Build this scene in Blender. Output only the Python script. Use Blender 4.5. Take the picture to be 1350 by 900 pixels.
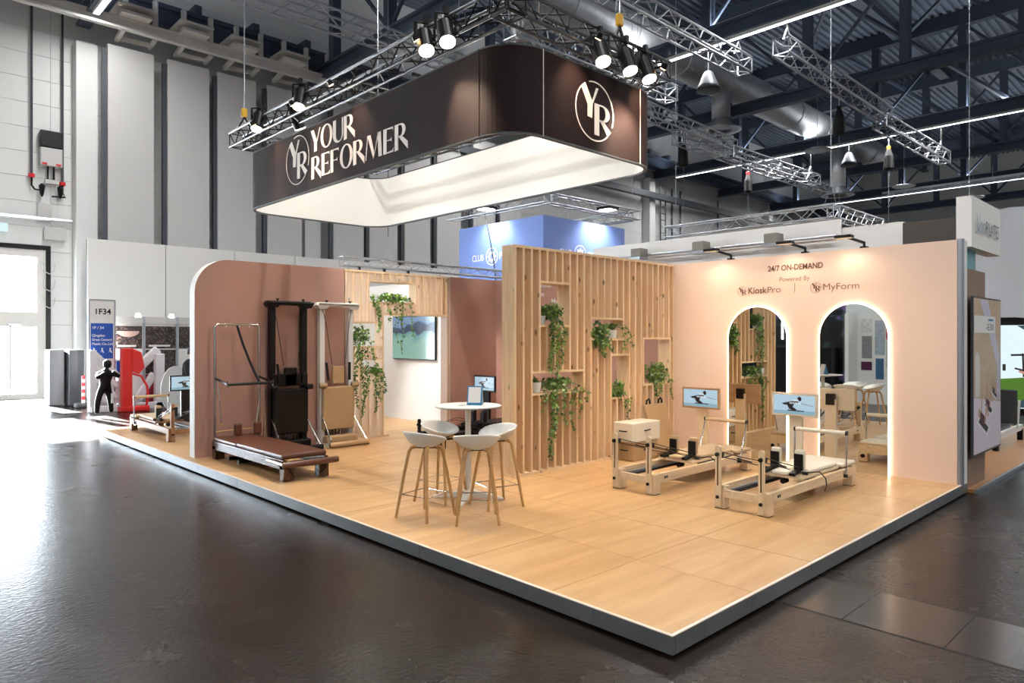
import bpy, bmesh, math, random
from mathutils import Vector, Matrix
for o in list(bpy.data.objects): bpy.data.objects.remove(o)
S = bpy.context.scene
COL = S.collection
R = math.radians
rnd = random.Random(7)

# ------------------------------------------------------------------ camera
cam_d = bpy.data.cameras.new('camera'); cam = bpy.data.objects.new('camera', cam_d); COL.objects.link(cam)
cam.location = (-3.597, -2.373, 1.8)
cam.rotation_euler = (R(90), 0, -math.atan2(.6896, .7242))
cam_d.sensor_width = 36; cam_d.lens = 36*919/1350; cam_d.shift_y = -5/1350
cam_d.clip_end = 300
S.camera = cam
S.view_settings.view_transform = 'Standard'; S.view_settings.look = 'None'
S.view_settings.exposure = 0.0; S.view_settings.gamma = 1; S.view_settings.use_curve_mapping = False

# ------------------------------------------------------------------ world, sun, hall lamps
W = bpy.data.worlds.new('sky'); S.world = W; W.use_nodes = True
bg = W.node_tree.nodes['Background']; bg.inputs[0].default_value = (.90, .95, 1, 1); bg.inputs[1].default_value = 42.0

def light(name, kind, loc, energy, color=(1, 1, 1), target=None, direction=None, **kw):
    d = bpy.data.lights.new(name, kind); d.energy = energy; d.color = color
    for k, v in kw.items(): setattr(d, k, v)
    o = bpy.data.objects.new(name, d); COL.objects.link(o); o.location = loc
    if target is not None: direction = Vector(target)-Vector(loc)
    if direction is not None: o.rotation_euler = Vector(direction).to_track_quat('-Z', 'Y').to_euler()
    return o
light('sun', 'SUN', (2, 40, 12), 380.0, (1, .95, .88), direction=(.13, -1, -.385), angle=R(.6))
LED_X = (-14.1, 2.0, 18.1, 34.2, 50.3)
for x in LED_X:
    light('led_strip_light', 'AREA', (x, 0.1, 11.865), 2600, (1, .99, .97),
          shape='RECTANGLE', size=.16, size_y=44.4)
    up = light('added_roof_fill', 'AREA', (x, 0.4, 12.57), 1250, (.95, .98, 1), shape='RECTANGLE', size=.3, size_y=45.0)   # added upward fill on the girder chord, to brighten the roof
    up.rotation_euler = (math.pi, 0, 0)

# ------------------------------------------------------------------ materials
def lin(h):
    h = h.lstrip('#'); c = [int(h[i:i+2], 16)/255 for i in (0, 2, 4)]
    return tuple(v/12.92 if v <= .04045 else ((v+.055)/1.055)**2.4 for v in c)+(1,)
def newmat(name):
    m = bpy.data.materials.new(name); m.use_nodes = True
    nt = m.node_tree; b = nt.nodes['Principled BSDF']; return m, nt, b
def M(name, col, rough=.5, metal=0., spec=.5, noise=0, nscale=8, bump=0, bscale=60, alpha=None, coat=0):
    m, nt, b = newmat(name)
    b.inputs['Base Color'].default_value = lin(col); b.inputs['Roughness'].default_value = rough
    b.inputs['Metallic'].default_value = metal; b.inputs['Specular IOR Level'].default_value = spec
    if coat: b.inputs['Coat Weight'].default_value = coat; b.inputs['Coat Roughness'].default_value = .1
    if noise or bump:
        tc = nt.nodes.new('ShaderNodeTexCoord')
    if noise:
        n = nt.nodes.new('ShaderNodeTexNoise'); n.inputs['Scale'].default_value = nscale; n.inputs['Detail'].default_value = 6
        mx = nt.nodes.new('ShaderNodeMixRGB'); c = lin(col)
        mx.inputs[1].default_value = tuple(v*(1-noise) for v in c[:3])+(1,)
        mx.inputs[2].default_value = tuple(min(1, v*(1+noise)) for v in c[:3])+(1,)
        nt.links.new(tc.outputs['Object'], n.inputs['Vector']); nt.links.new(n.outputs[0], mx.inputs[0])
        nt.links.new(mx.outputs[0], b.inputs['Base Color'])
    if bump:
        n2 = nt.nodes.new('ShaderNodeTexNoise'); n2.inputs['Scale'].default_value = bscale; n2.inputs['Detail'].default_value = 4
        bp = nt.nodes.new('ShaderNodeBump'); bp.inputs['Strength'].default_value = bump; bp.inputs['Distance'].default_value = .01
        nt.links.new(tc.outputs['Object'], n2.inputs['Vector']); nt.links.new(n2.outputs[0], bp.inputs['Height'])
        nt.links.new(bp.outputs[0], b.inputs['Normal'])
    return m
def E(name, col, strength):
    m, nt, b = newmat(name)
    b.inputs['Base Color'].default_value = (0, 0, 0, 1); b.inputs['Emission Color'].default_value = lin(col)
    b.inputs['Emission Strength'].default_value = strength; b.inputs['Roughness'].default_value = .3
    return m
def wood(name, c1, c2, axis=2, scale=1.0, rough=.5, knots=0., stretch=14):
    """grain running along an object axis; each object is shifted by its own random value"""
    m, nt, b = newmat(name); N = nt.nodes.new; L = nt.links.new
    tc = N('ShaderNodeTexCoord'); oi = N('ShaderNodeObjectInfo')
    mul = N('ShaderNodeVectorMath'); mul.operation = 'MULTIPLY'
    s = [stretch*scale]*3; s[axis] = 1.0*scale; mul.inputs[1].default_value = s
    add = N('ShaderNodeVectorMath'); add.operation = 'ADD'
    sc = N('ShaderNodeVectorMath'); sc.operation = 'SCALE'; sc.inputs['Scale'].default_value = 37
    L(oi.outputs['Random'], sc.inputs[0]); L(tc.outputs['Object'], mul.inputs[0]); L(mul.outputs[0], add.inputs[0]); L(sc.outputs[0], add.inputs[1])
    n = N('ShaderNodeTexNoise'); n.inputs['Scale'].default_value = 1.6; n.inputs['Detail'].default_value = 7; n.inputs['Distortion'].default_value = .6
    L(add.outputs[0], n.inputs['Vector'])
    cr = N('ShaderNodeValToRGB'); cr.color_ramp.elements[0].position = .3; cr.color_ramp.elements[1].position = .7
    cr.color_ramp.elements[0].color = lin(c1); cr.color_ramp.elements[1].color = lin(c2)
    L(n.outputs[0], cr.inputs[0]); out = cr.outputs[0]
    if knots:
        add2 = N('ShaderNodeVectorMath'); add2.operation = 'ADD'; L(tc.outputs['Object'], add2.inputs[0]); L(sc.outputs[0], add2.inputs[1])
        m2 = N('ShaderNodeVectorMath'); m2.operation = 'MULTIPLY'; m2.inputs[1].default_value = (6, 6, 3.2); L(add2.outputs[0], m2.inputs[0])
        v = N('ShaderNodeTexVoronoi'); v.inputs['Scale'].default_value = 1.0; L(m2.outputs[0], v.inputs['Vector'])
        cr2 = N('ShaderNodeValToRGB'); cr2.color_ramp.elements[0].position = .08; cr2.color_ramp.elements[1].position = .16
        cr2.color_ramp.elements[0].color = (knots, knots, knots, 1); cr2.color_ramp.elements[1].color = (0, 0, 0, 1)
        L(v.outputs['Distance'], cr2.inputs[0])
        mx = N('ShaderNodeMixRGB'); mx.inputs[2].default_value = lin('#6b4423'); L(cr2.outputs[0], mx.inputs[0]); L(out, mx.inputs[1]); out = mx.outputs[0]
    L(out, b.inputs['Base Color']); b.inputs['Roughness'].default_value = rough
    bp = N('ShaderNodeBump'); bp.inputs['Strength'].default_value = .15; bp.inputs['Distance'].default_value = .003
    L(n.outputs[0], bp.inputs['Height']); L(bp.outputs[0], b.inputs['Normal'])
    return m
def glass(name, tint=(.93, .97, 1, 1), mixf=.12):
    m = bpy.data.materials.new(name); m.use_nodes = True; nt = m.node_tree
    nt.nodes.remove(nt.nodes['Principled BSDF']); N = nt.nodes.new
    t = N('ShaderNodeBsdfTransparent'); t.inputs[0].default_value = tint
    g = N('ShaderNodeBsdfGlossy'); g.inputs['Roughness'].default_value = .02
    x = N('ShaderNodeMixShader'); x.inputs[0].default_value = mixf
    nt.links.new(t.outputs[0], x.inputs[1]); nt.links.new(g.outputs[0], x.inputs[2])
    nt.links.new(x.outputs[0], nt.nodes['Material Output'].inputs[0])
    return m

def concrete():
    m, nt, b = newmat('polished_dark_concrete'); N = nt.nodes.new; L = nt.links.new
    tc = N('ShaderNodeTexCoord')
    n1 = N('ShaderNodeTexNoise'); n1.inputs['Scale'].default_value = .35; n1.inputs['Detail'].default_value = 8; n1.inputs['Roughness'].default_value = .65
    n2 = N('ShaderNodeTexNoise'); n2.inputs['Scale'].default_value = 2.2; n2.inputs['Detail'].default_value = 6; n2.inputs['Roughness'].default_value = .55
    L(tc.outputs['Object'], n1.inputs['Vector']); L(tc.outputs['Object'], n2.inputs['Vector'])
    mx = N('ShaderNodeMixRGB'); mx.inputs[0].default_value = .5; L(n1.outputs[0], mx.inputs[1]); L(n2.outputs[0], mx.inputs[2])
    cr = N('ShaderNodeValToRGB'); cr.color_ramp.elements[0].position = .3; cr.color_ramp.elements[1].position = .75
    cr.color_ramp.elements[0].color = lin('#17110e'); cr.color_ramp.elements[1].color = lin('#2d241e')
    L(mx.outputs[0], cr.inputs[0])
    # scratches
    wv = N('ShaderNodeTexNoise'); wv.inputs['Scale'].default_value = 1.1; wv.inputs['Detail'].default_value = 2
    mp = N('ShaderNodeVectorMath'); mp.operation = 'MULTIPLY'; mp.inputs[1].default_value = (.7, 9, 1); L(tc.outputs['Object'], mp.inputs[0]); L(mp.outputs[0], wv.inputs['Vector'])
    c2 = N('ShaderNodeValToRGB'); c2.color_ramp.elements[0].position = .71; c2.color_ramp.elements[1].position = .735
    L(wv.outputs[0], c2.inputs[0])
    m3 = N('ShaderNodeMixRGB'); m3.inputs[2].default_value = lin('#5a534c'); sc = N('ShaderNodeMath'); sc.operation = 'MULTIPLY'; sc.inputs[1].default_value = .35
    L(c2.outputs[0], sc.inputs[0]); L(sc.outputs[0], m3.inputs[0]); L(cr.outputs[0], m3.inputs[1]); L(m3.outputs[0], b.inputs['Base Color'])
    b.inputs['Specular IOR Level'].default_value = .19
    rr = N('ShaderNodeMapRange'); rr.inputs[1].default_value = .3; rr.inputs[2].default_value = .7; rr.inputs[3].default_value = .20; rr.inputs[4].default_value = .31
    L(mx.outputs[0], rr.inputs[0]); L(rr.outputs[0], b.inputs['Roughness'])
    n4 = N('ShaderNodeTexNoise'); n4.inputs['Scale'].default_value = 28; n4.inputs['Detail'].default_value = 3; L(tc.outputs['Object'], n4.inputs['Vector'])
    bp = N('ShaderNodeBump'); bp.inputs['Strength'].default_value = .4; bp.inputs['Distance'].default_value = .006
    L(n4.outputs[0], bp.inputs['Height']); L(bp.outputs[0], b.inputs['Normal'])
    return m

m_conc = concrete()
m_plate = M('dark_steel_plate', '#2a2420', .2, .0, spec=.4, noise=.25, nscale=3)
m_black = M('black_gap', '#080808', .6)
m_tile = wood('oak_look_tile', '#bd9160', '#d2ac7c', axis=0, scale=.55, rough=.33, stretch=7)
m_trimw = M('pale_edge_trim', '#e9d9cb', .35)
m_kick = M('brushed_grey_kick_panel', '#787b7c', .3, .5, noise=.25, nscale=2.5)
m_pink = M('terracotta_fabric', '#ad8475', .85, noise=.05, nscale=3, bump=.12, bscale=240)
m_blush = M('pale_blush_paint', '#ecd0bd', .62, noise=.02, nscale=2)
m_pine = wood('pine_slat_wood', '#e0b98b', '#f1d6ae', axis=2, scale=1.1, rough=.6, knots=.75)
m_pineh = wood('pine_board_wood', '#e0b98b', '#f1d6ae', axis=0, scale=1.1, rough=.6, knots=.5)
m_mirror = M('mirror_glass', '#e6ebea', .01, 1.0)
m_led = E('warm_led_strip', '#ffe4c4', 8)
m_alu = M('aluminium', '#c5c9cf', .3, .9)
m_alub = M('anodised_post', '#aab0ba', .35, .7)
m_steel = M('chrome', '#d8d8d8', .14, 1.0)
m_blk = M('matte_black', '#060606', .42, spec=.3)
m_blkg = M('black_leather', '#060505', .42, spec=.3, bump=.05, bscale=200)
m_rub = M('black_rubber', '#0c0c0c', .7)
m_white = M('white_plastic', '#ecebe6', .38)
m_whitep = M('white_powder_coat', '#e9e7e1', .4)
m_oak = wood('oak_leg_wood', '#b3854f', '#cda068', axis=2, scale=2, rough=.45)
m_ash = wood('pale_maple_wood', '#dcbf97', '#e9d3b0', axis=0, scale=1.2, rough=.42)
m_ashz = wood('pale_maple_upright', '#dcbf97', '#e9d3b0', axis=2, scale=1.2, rough=.42)
m_wal = wood('walnut_wood', '#3d2414', '#5a3820', axis=1, scale=1.2, rough=.22)
m_brown = M('brown_leather', '#5c3322', .38, bump=.06, bscale=180)
m_tan = M('tan_leather', '#b0916a', .45, bump=.05, bscale=180)
m_cream = M('cream_leather', '#eadfca', .45, bump=.04, bscale=180)
m_beige = M('beige_leather', '#c8ab84', .45, bump=.04, bscale=180)
m_sign = M('dark_brown_fabric', '#1f1012', .8, spec=.25, bump=.06, bscale=300)
m_signw = M('white_fabric', '#f2f1ea', .85)
m_ltr = M('cream_print', '#fff6ee', .6)
m_txt = M('brown_print', '#6e4531', .6)
m_txtl = M('light_brown_print', '#94705a', .6)
m_wallw = M('hall_white_panel', '#e4e6e4', .55, noise=.03, nscale=.5)
m_wallg = M('grey_operable_panel', '#c8c7c5', .5)
m_dgrey = M('dark_grey_metal', '#4b4f55', .45, .3)
m_blue = M('slate_blue_steel', '#465163', .5, .2, noise=.08, nscale=2)
m_deck = M('slate_roof_deck', '#66707f', .5, .3)
m_duct = M('galvanised_duct', '#c6c9cc', .45, .7, noise=.2, nscale=5, bump=.25, bscale=6)
m_part = M('white_partition', '#eceae6', .6)
m_royal = M('periwinkle_fabric', '#7890cf', .8)
m_soil = M('potting_soil', '#2b2018', .9)
def leafmat():
    m, nt, b = newmat('ivy_leaf'); N = nt.nodes.new; L = nt.links.new
    g = N('ShaderNodeNewGeometry'); cr = N('ShaderNodeValToRGB')
    cr.color_ramp.elements[0].color = lin('#22401a'); cr.color_ramp.elements[1].color = lin('#749836')
    L(g.outputs['Random Per Island'], cr.inputs[0]); L(cr.outputs[0], b.inputs['Base Color']); b.inputs['Roughness'].default_value = .4
    return m
m_leaf = leafmat()
m_stem = M('ivy_stem', '#4d5b2c', .6)
m_pot = M('white_ceramic', '#e8e6e2', .4)

# ------------------------------------------------------------------ mesh helpers
class MB:
    """collects shapes; origin is subtracted from every vertex so parts can be given in world coordinates"""
    def __init__(s, o=(0, 0, 0)): s.v = []; s.f = []; s.o = Vector(o)
    def add(s, vs, fs):
        n = len(s.v); s.v += [tuple(Vector(p)-s.o) for p in vs]; s.f += [tuple(i+n for i in f) for f in fs]; return s
    def box(s, a, b):
        x0, y0, z0 = a; x1, y1, z1 = b
        if x0 > x1: x0, x1 = x1, x0
        if y0 > y1: y0, y1 = y1, y0
        if z0 > z1: z0, z1 = z1, z0
        return s.add([(x0, y0, z0), (x1, y0, z0), (x1, y1, z0), (x0, y1, z0), (x0, y0, z1), (x1, y0, z1), (x1, y1, z1), (x0, y1, z1)],
                     [(0, 3, 2, 1), (4, 5, 6, 7), (0, 1, 5, 4), (1, 2, 6, 5), (2, 3, 7, 6), (3, 0, 4, 7)])
    def cbox(s, c, d, rot=None):
        vs = [Vector((x*d[0]/2, y*d[1]/2, z*d[2]/2)) for z in (-1, 1) for x, y in ((-1, -1), (1, -1), (1, 1), (-1, 1))]
        if rot is not None: vs = [rot @ v for v in vs]
        c = Vector(c)
        return s.add([v+c for v in vs], [(0, 3, 2, 1), (4, 5, 6, 7), (0, 1, 5, 4), (1, 2, 6, 5), (2, 3, 7, 6), (3, 0, 4, 7)])
    def bar(s, p0, p1, w, h, up=(0, 0, 1)):
        p0, p1 = Vector(p0), Vector(p1); d = (p1-p0).normalized(); up = Vector(up)
        if abs(d.dot(up)) > .99: up = Vector((1, 0, 0))
        a = d.cross(up).normalized(); b = a.cross(d).normalized()
        vs = [p+a*sx*w/2+b*sy*h/2 for p in (p0, p1) for sx, sy in ((-1, -1), (1, -1), (1, 1), (-1, 1))]
        return s.add(vs, [(0, 1, 2, 3), (7, 6, 5, 4), (0, 4, 5, 1), (1, 5, 6, 2), (2, 6, 7, 3), (3, 7, 4, 0)])
    def cyl(s, p0, p1, r, seg=12, r2=None, cap=True):
        p0, p1 = Vector(p0), Vector(p1); d = (p1-p0)
        if d.length < 1e-6: return s
        d.normalize(); u = Vector((0, 0, 1)) if abs(d.z) < .9 else Vector((1, 0, 0))
        a = d.cross(u).normalized(); b = d.cross(a); r2 = r if r2 is None else r2
        vs = []
        for p, q in ((p0, r), (p1, r2)):
            for i in range(seg):
                t = 2*math.pi*i/seg; vs.append(p+a*math.cos(t)*q+b*math.sin(t)*q)
        fs = [(i, (i+1) % seg, seg+(i+1) % seg, seg+i) for i in range(seg)]
        if cap: fs += [tuple(range(seg-1, -1, -1)), tuple(range(seg, 2*seg))]
        return s.add(vs, fs)
    def tube(s, pts, r, seg=6, r_end=None):
        pts = [Vector(p) for p in pts]; n = len(pts); vs = []; pa = None
        for i, p in enumerate(pts):
            d = (pts[min(i+1, n-1)]-pts[max(i-1, 0)]).normalized()
            if pa is None:
                u = Vector((0, 0, 1)) if abs(d.z) < .9 else Vector((1, 0, 0)); a = d.cross(u).normalized()
            else:
                a = (pa-d*pa.dot(d)).normalized()
            pa = a; b = d.cross(a); q = r if r_end is None else r+(r_end-r)*i/(n-1)
            for k in range(seg):
                t = 2*math.pi*k/seg; vs.append(p+a*math.cos(t)*q+b*math.sin(t)*q)
        fs = [(i*seg+k, i*seg+(k+1) % seg, (i+1)*seg+(k+1) % seg, (i+1)*seg+k) for i in range(n-1) for k in range(seg)]
        fs += [tuple(range(seg-1, -1, -1)), tuple(range((n-1)*seg, n*seg))]
        return s.add(vs, fs)
    def lathe(s, c, prof, seg=24, ax=2):
        vs = []; c = Vector(c)
        for r, z in prof:
            for k in range(seg):
                t = 2*math.pi*k/seg; vs.append(c+Vector((math.cos(t)*r, math.sin(t)*r, z)))
        n = len(prof)
        fs = [(i*seg+k, i*seg+(k+1) % seg, (i+1)*seg+(k+1) % seg, (i+1)*seg+k) for i in range(n-1) for k in range(seg)]
        fs += [tuple(range(seg-1, -1, -1)), tuple(range((n-1)*seg, n*seg))]
        return s.add(vs, fs)
    def prism(s, poly, org, xd, yd, t):
        """flat polygon (x, y) placed at org along xd / yd, thickened by t against the normal"""
        org, xd, yd = Vector(org), Vector(xd), Vector(yd); nrm = xd.cross(yd).normalized(); n = len(poly)
        a = [org+xd*p[0]+yd*p[1] for p in poly]; b = [p-nrm*t for p in a]
        return s.add(a+b, [tuple(range(n)), tuple(range(2*n-1, n-1, -1))]+[(i, n+i, n+(i+1) % n, (i+1) % n) for i in range(n)])
    def strip(s, A, B, org, xd, yd, t):
        org, xd, yd = Vector(org), Vector(xd), Vector(yd); nrm = xd.cross(yd).normalized(); n = len(A)
        P = lambda p: org+xd*p[0]+yd*p[1]
        a = [P(p) for p in A]; b = [P(p) for p in B]; vs = a+b+[p-nrm*t for p in a]+[p-nrm*t for p in b]
        fs = []
        for i in range(n-1):
            fs += [(i, i+1, n+i+1, n+i), (2*n+i, 3*n+i, 3*n+i+1, 2*n+i+1), (i, 2*n+i, 2*n+i+1, i+1), (n+i, n+i+1, 3*n+i+1, 3*n+i)]
        fs += [(0, n, 3*n, 2*n), (n-1, 3*n-1, 4*n-1, 2*n-1)]
        return s.add(vs, fs)
    def grid(s, rows, closed=False):
        n = len(rows); m = len(rows[0]); vs = [p for r in rows for p in r]
        fs = [(i*m+j, i*m+(j+1) % m, (i+1)*m+(j+1) % m, (i+1)*m+j) for i in range(n-1) for j in range(m if closed else m-1)]
        return s.add(vs, fs)
    def mesh(s, name, smooth=False):
        me = bpy.data.meshes.new(name); me.from_pydata(s.v, [], s.f); me.update()
        bm = bmesh.new(); bm.from_mesh(me); bmesh.ops.recalc_face_normals(bm, faces=bm.faces); bm.to_mesh(me); bm.free()
        if smooth: me.polygons.foreach_set('use_smooth', [True]*len(me.polygons))
        return me
    def build(s, name, mat, parent=None, smooth=False, bevel=0, bseg=2, sub=0, label=None, solid=0, loc=None):
        o = bpy.data.objects.new(name, s.mesh(name, smooth)); COL.objects.link(o); o.data.materials.append(mat)
        if parent is not None: o.parent = parent
        if loc is not None: o.location = loc
        if solid: md = o.modifiers.new('solid', 'SOLIDIFY'); md.thickness = solid; md.offset = 0
        if bevel:
            md = o.modifiers.new('bevel', 'BEVEL'); md.width = bevel; md.segments = bseg; md.limit_method = 'ANGLE'; md.angle_limit = R(40)
        if sub: md = o.modifiers.new('sub', 'SUBSURF'); md.levels = sub; md.render_levels = sub
        if smooth and (bevel or sub == 0):
            try:
                md = o.modifiers.new('wn', 'WEIGHTED_NORMAL')
            except Exception: pass
        if label: o['label'] = label
        return o
def tag(o, label, cat, group=None, kind=None):
    if label: o['label'] = label
    if cat: o['category'] = cat
    if group: o['group'] = group
    if kind: o['kind'] = kind
    return o
def thing(name, label, cat, loc=(0, 0, 0), rz=0, group=None):
    o = bpy.data.objects.new(name, None); COL.objects.link(o); o.location = loc; o.rotation_euler = (0, 0, rz); o.empty_display_size = .2
    return tag(o, label, cat, group)
def struct(o, label=None):
    o['kind'] = 'structure'
    if label: o['label'] = label
    return o
def sthing(name, label, loc=(0, 0, 0)):
    o = bpy.data.objects.new(name, None); COL.objects.link(o); o.location = loc; return struct(o, label)
def piece(name, me, mat, parent, loc, rz=0, scale=None):
    o = bpy.data.objects.new(name, me); COL.objects.link(o); o.parent = parent; o.location = loc
    if rz: o.rotation_euler = (0, 0, rz)
    if scale: o.scale = scale
    if not me.materials: me.materials.append(mat)
    return o
def copy_tree(o, parent=None):
    c = o.copy(); COL.objects.link(c); c.parent = parent
    for ch in list(o.children): copy_tree(ch, c)
    return c
def arc(cx, cy, rx, ry, a0, a1, n=14):
    return [(cx+rx*math.cos(R(a0+(a1-a0)*i/n)), cy+ry*math.sin(R(a0+(a1-a0)*i/n))) for i in range(n+1)]
def text(name, s, org, xd, yd, size, mat, parent, align='LEFT', t=.003, offset=0, spacing=1, width=None):
    cu = bpy.data.curves.new('t', 'FONT'); cu.body = s; cu.size = 1; cu.align_x = align; cu.offset = offset; cu.space_character = spacing
    cu.resolution_u = 4
    tmp = bpy.data.objects.new('t', cu); COL.objects.link(tmp)
    dg = bpy.context.evaluated_depsgraph_get(); me = bpy.data.meshes.new_from_object(tmp.evaluated_get(dg))
    bpy.data.objects.remove(tmp); bpy.data.curves.remove(cu)
    k = size/.73     # cap height
    xs = [v.co.x for v in me.vertices]; kx = k if not width else width/(max(xs)-min(xs))
    org, xd, yd = Vector(org), Vector(xd), Vector(yd); n = xd.cross(yd).normalized()
    pm = parent.matrix_world.translation if parent is not None else Vector()
    for v in me.vertices: v.co = org+xd*v.co.x*kx+yd*v.co.y*k+n*t
    if parent is not None:
        inv = Matrix.LocRotScale(parent_loc(parent), parent_rot(parent), None).inverted()
        for v in me.vertices: v.co = inv @ v.co
    o = bpy.data.objects.new(name, me); COL.objects.link(o); me.materials.clear(); me.materials.append(mat)
    if parent is not None: o.parent = parent
    return o
def parent_loc(p):
    while p.parent is not None: p = p.parent
    return p.location.copy()
def parent_rot(p):
    while p.parent is not None: p = p.parent
    return p.rotation_euler.to_quaternion()

# ---- lettering of the hanging banner: flared capitals, cap height 1
def glyph(ch):
    """returns (list of polygons, list of (A, B) strips, advance)"""
    if ch == 'Y': return [[(0, 1), (.2, 1), (.44, .46), (.44, 0), (.25, -.02), (.25, .42)], [(.44, .46), (.64, 1), (.70, 1), (.44, .36)]], [], .72
    if ch == 'O': return [], [(arc(.42, .5, .42, .53, 90, 450, 32), arc(.42, .5, .25, .48, 90, 450, 32))], .88
    if ch == 'U':
        a = [(0, 1), (0, .32)]+arc(.33, .32, .33, .34, 180, 360)+[(.66, 1)]
        b = [(.19, 1), (.19, .32)]+arc(.395, .32, .205, .27, 180, 360)+[(.60, 1)]
        return [], [(a, b)], .72
    if ch == 'R':
        a = [(.19, 1.0), (.32, 1.0)]+arc(.32, .74, .26, .26, 90, -90)+[(.19, .48)]
        b = [(.19, .95), (.30, .95)]+arc(.30, .74, .11, .21, 90, -90)+[(.19, .53)]
        return [[(0, -.02), (.19, 0), (.19, 1), (0, 1)], [(.21, .5), (.39, .5), (.70, .22), (.70, -.08)]], [(a, b)], .76
    if ch in 'EF':
        p = [[(0, 0), (.19, 0), (.19, 1), (0, 1)], [(.19, 1), (.55, 1), (.55, .86), (.50, .93), (.19, .95)], [(.19, .53), (.40, .53), (.46, .60), (.46, .43), (.40, .49), (.19, .49)]]
        if ch == 'E': p.append([(.19, 0), (.57, 0), (.57, .16), (.50, .07), (.19, .05)])
        return p, [], .64
    if ch == 'M': return [[(0, 0), (.05, 0), (.14, .86), (.12, 1)], [(.12, 1), (.31, 1), (.56, .16), (.48, -.02)], [(.50, .02), (.54, .12), (.80, 1), (.74, 1)], [(.72, .98), (.92, 1), (.98, 0), (.79, 0)]], [], 1.06
    return [], [], .4
def word(mb, s, org, xd, yd, h, width, t=.006):
    adv = sum(glyph(c)[2] for c in s); kx = width/adv; x = 0
    for c in s:
        ps, st, a = glyph(c); f = lambda p: ((p[0]+x)*kx, p[1]*h)
        for p in ps: mb.prism([f(q) for q in p], org, xd, yd, t)
        for A, B in st: mb.strip([f(q) for q in A], [f(q) for q in B], org, xd, yd, t)
        x += a
def emblem(mb, org, xd, yd, r, t=.006, w=.045):
    k = lambda pts: [(p[0]*r, p[1]*r) for p in pts]
    P = lambda pts: mb.prism(k(pts), org, xd, yd, t)
    P([(-.68, .66), (-.49, .84), (-.12, .28), (-.15, -.25), (-.38, -.23), (-.38, .16)])
    P([(-.15, .33), (.06, .80), (.18, .80), (-.12, .22)])
    P([(-.02, .28), (.22, .28), (.22, -.78), (-.02, -.77)])
    A = [(.22, .28), (.40, .28)]+arc(.40, 0, .38, .28, 90, -90)+[(.22, -.28)]
    B = [(.22, .23), (.38, .23)]+arc(.38, 0, .18, .23, 90, -90)+[(.22, -.23)]
    mb.strip(k(A), k(B), org, xd, yd, t)
    P([(.25, -.25), (.46, -.25), (.84, -.56), (.67, -.72)])
    mb.strip(k(arc(0, 0, 1, 1, 108, -22, 30)), k(arc(0, 0, 1-w, 1-w, 108, -22, 30)), org, xd, yd, t)
    mb.strip(k(arc(0, 0, 1, 1, 121, 314, 40)), k(arc(0, 0, 1-w, 1-w, 121, 314, 40)), org, xd, yd, t)
# ================================================================== HALL
ZF = -.137
X0, X1, Y0, Y1 = -25., 66., -25., 24.3
fl = MB().box((X0, Y0, ZF-.2), (X1, Y1+2.5, ZF)).build('floor', m_conc); struct(fl, 'polished dark concrete hall floor')
# service channel with steel cover plates that runs out from under the platform
CH0, CH1 = 1.345, 2.095
for y0, y1 in ((-1.085, -.467), (-2.35, -1.085), (-3.65, -2.35), (-.467, .20)):
    MB().box((CH0+.006, y0+.005, ZF+.0005), (CH1-.006, y1-.005, ZF+.003)).build('cover_plate', m_plate, fl)
for x in (CH0, CH1):
    MB().box((x-.012, -3.7, ZF+.0003), (x+.006, .2, ZF+.0012)).build('channel_joint', m_black, fl)

# ---- back wall of stacked sandwich panels
wb = sthing('wall_back', 'white sandwich panel wall at the back of the hall', (0, Y1, 0))
bays = [-25, -18.2, -10.6]+[1.15+8.1*i for i in range(9)]
ph = .785
panel_me = {}
def wpanel(w, h, t=.12):
    k = (round(w, 3), round(h, 3))
    if k not in panel_me: panel_me[k] = MB().box((.004, 0, .005), (w-.004, t, h-.005)).mesh('wall_panel')
    return panel_me[k]
for a, b in zip(bays[:-1], bays[1:]):
    z = ZF
    while z < 16.9:
        h = ph
        if a == -10.6 and z < 4.6: z += h; continue
        piece('wall_panel', wpanel(b-a, h), m_wallw, wb, (a, 0, z)); z += h
MB((0, Y1, 0)).box((X0, Y1+.08, 4.72), (X1, Y1+.3, 18)).box((X0, Y1+.08, ZF), (-10.6, Y1+.3, 4.75)).box((1.15, Y1+.08, ZF), (X1, Y1+.3, 4.75)).build('backing', m_dgrey, wb)
for i, (x0, x1) in enumerate(((1.76, 2.37), (9.75, 10.45), (33.4, 34.0), (49.6, 50.2))):
    struct(MB().box((x0, Y1-.55, ZF), (x1, Y1-.002, 12.0 if i else 11.45)).build('trim_%d' % (i+1), m_wallw), 'white wall pilaster of the hall')
struct(MB().box((X0, Y0-.3, ZF-.2), (X1, Y0, 18)).build('wall_front', m_wallw), 'white hall wall behind the camera')
struct(MB().box((X0-.3, Y0, ZF-.2), (X0, Y1+.3, 18)).build('wall_left', m_wallw), 'white hall wall on the left side')
struct(MB().box((X1, Y0, ZF-.2), (X1+.3, Y1+.3, 18)).build('wall_right', m_wallw), 'white hall wall at the far right end')

# ---- roof deck with ribs along X
rows = []
z = 17.1; y = Y0; per = .34
prof = []
while y < Y1+.3:
    prof += [(y, z), (y+.13, z), (y+.17, z+.12), (y+.30, z+.12)]; y += per
ce = MB().grid([[(X0, p[0], p[1]) for p in prof], [(X1, p[0], p[1]) for p in prof]]).build('ceiling', m_deck); struct(ce, 'slate blue ribbed steel roof deck')
MB().box((X0, Y0, 17.5), (X1, Y1+.3, 17.7)).build('roof_slab', m_deck, ce)

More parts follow.
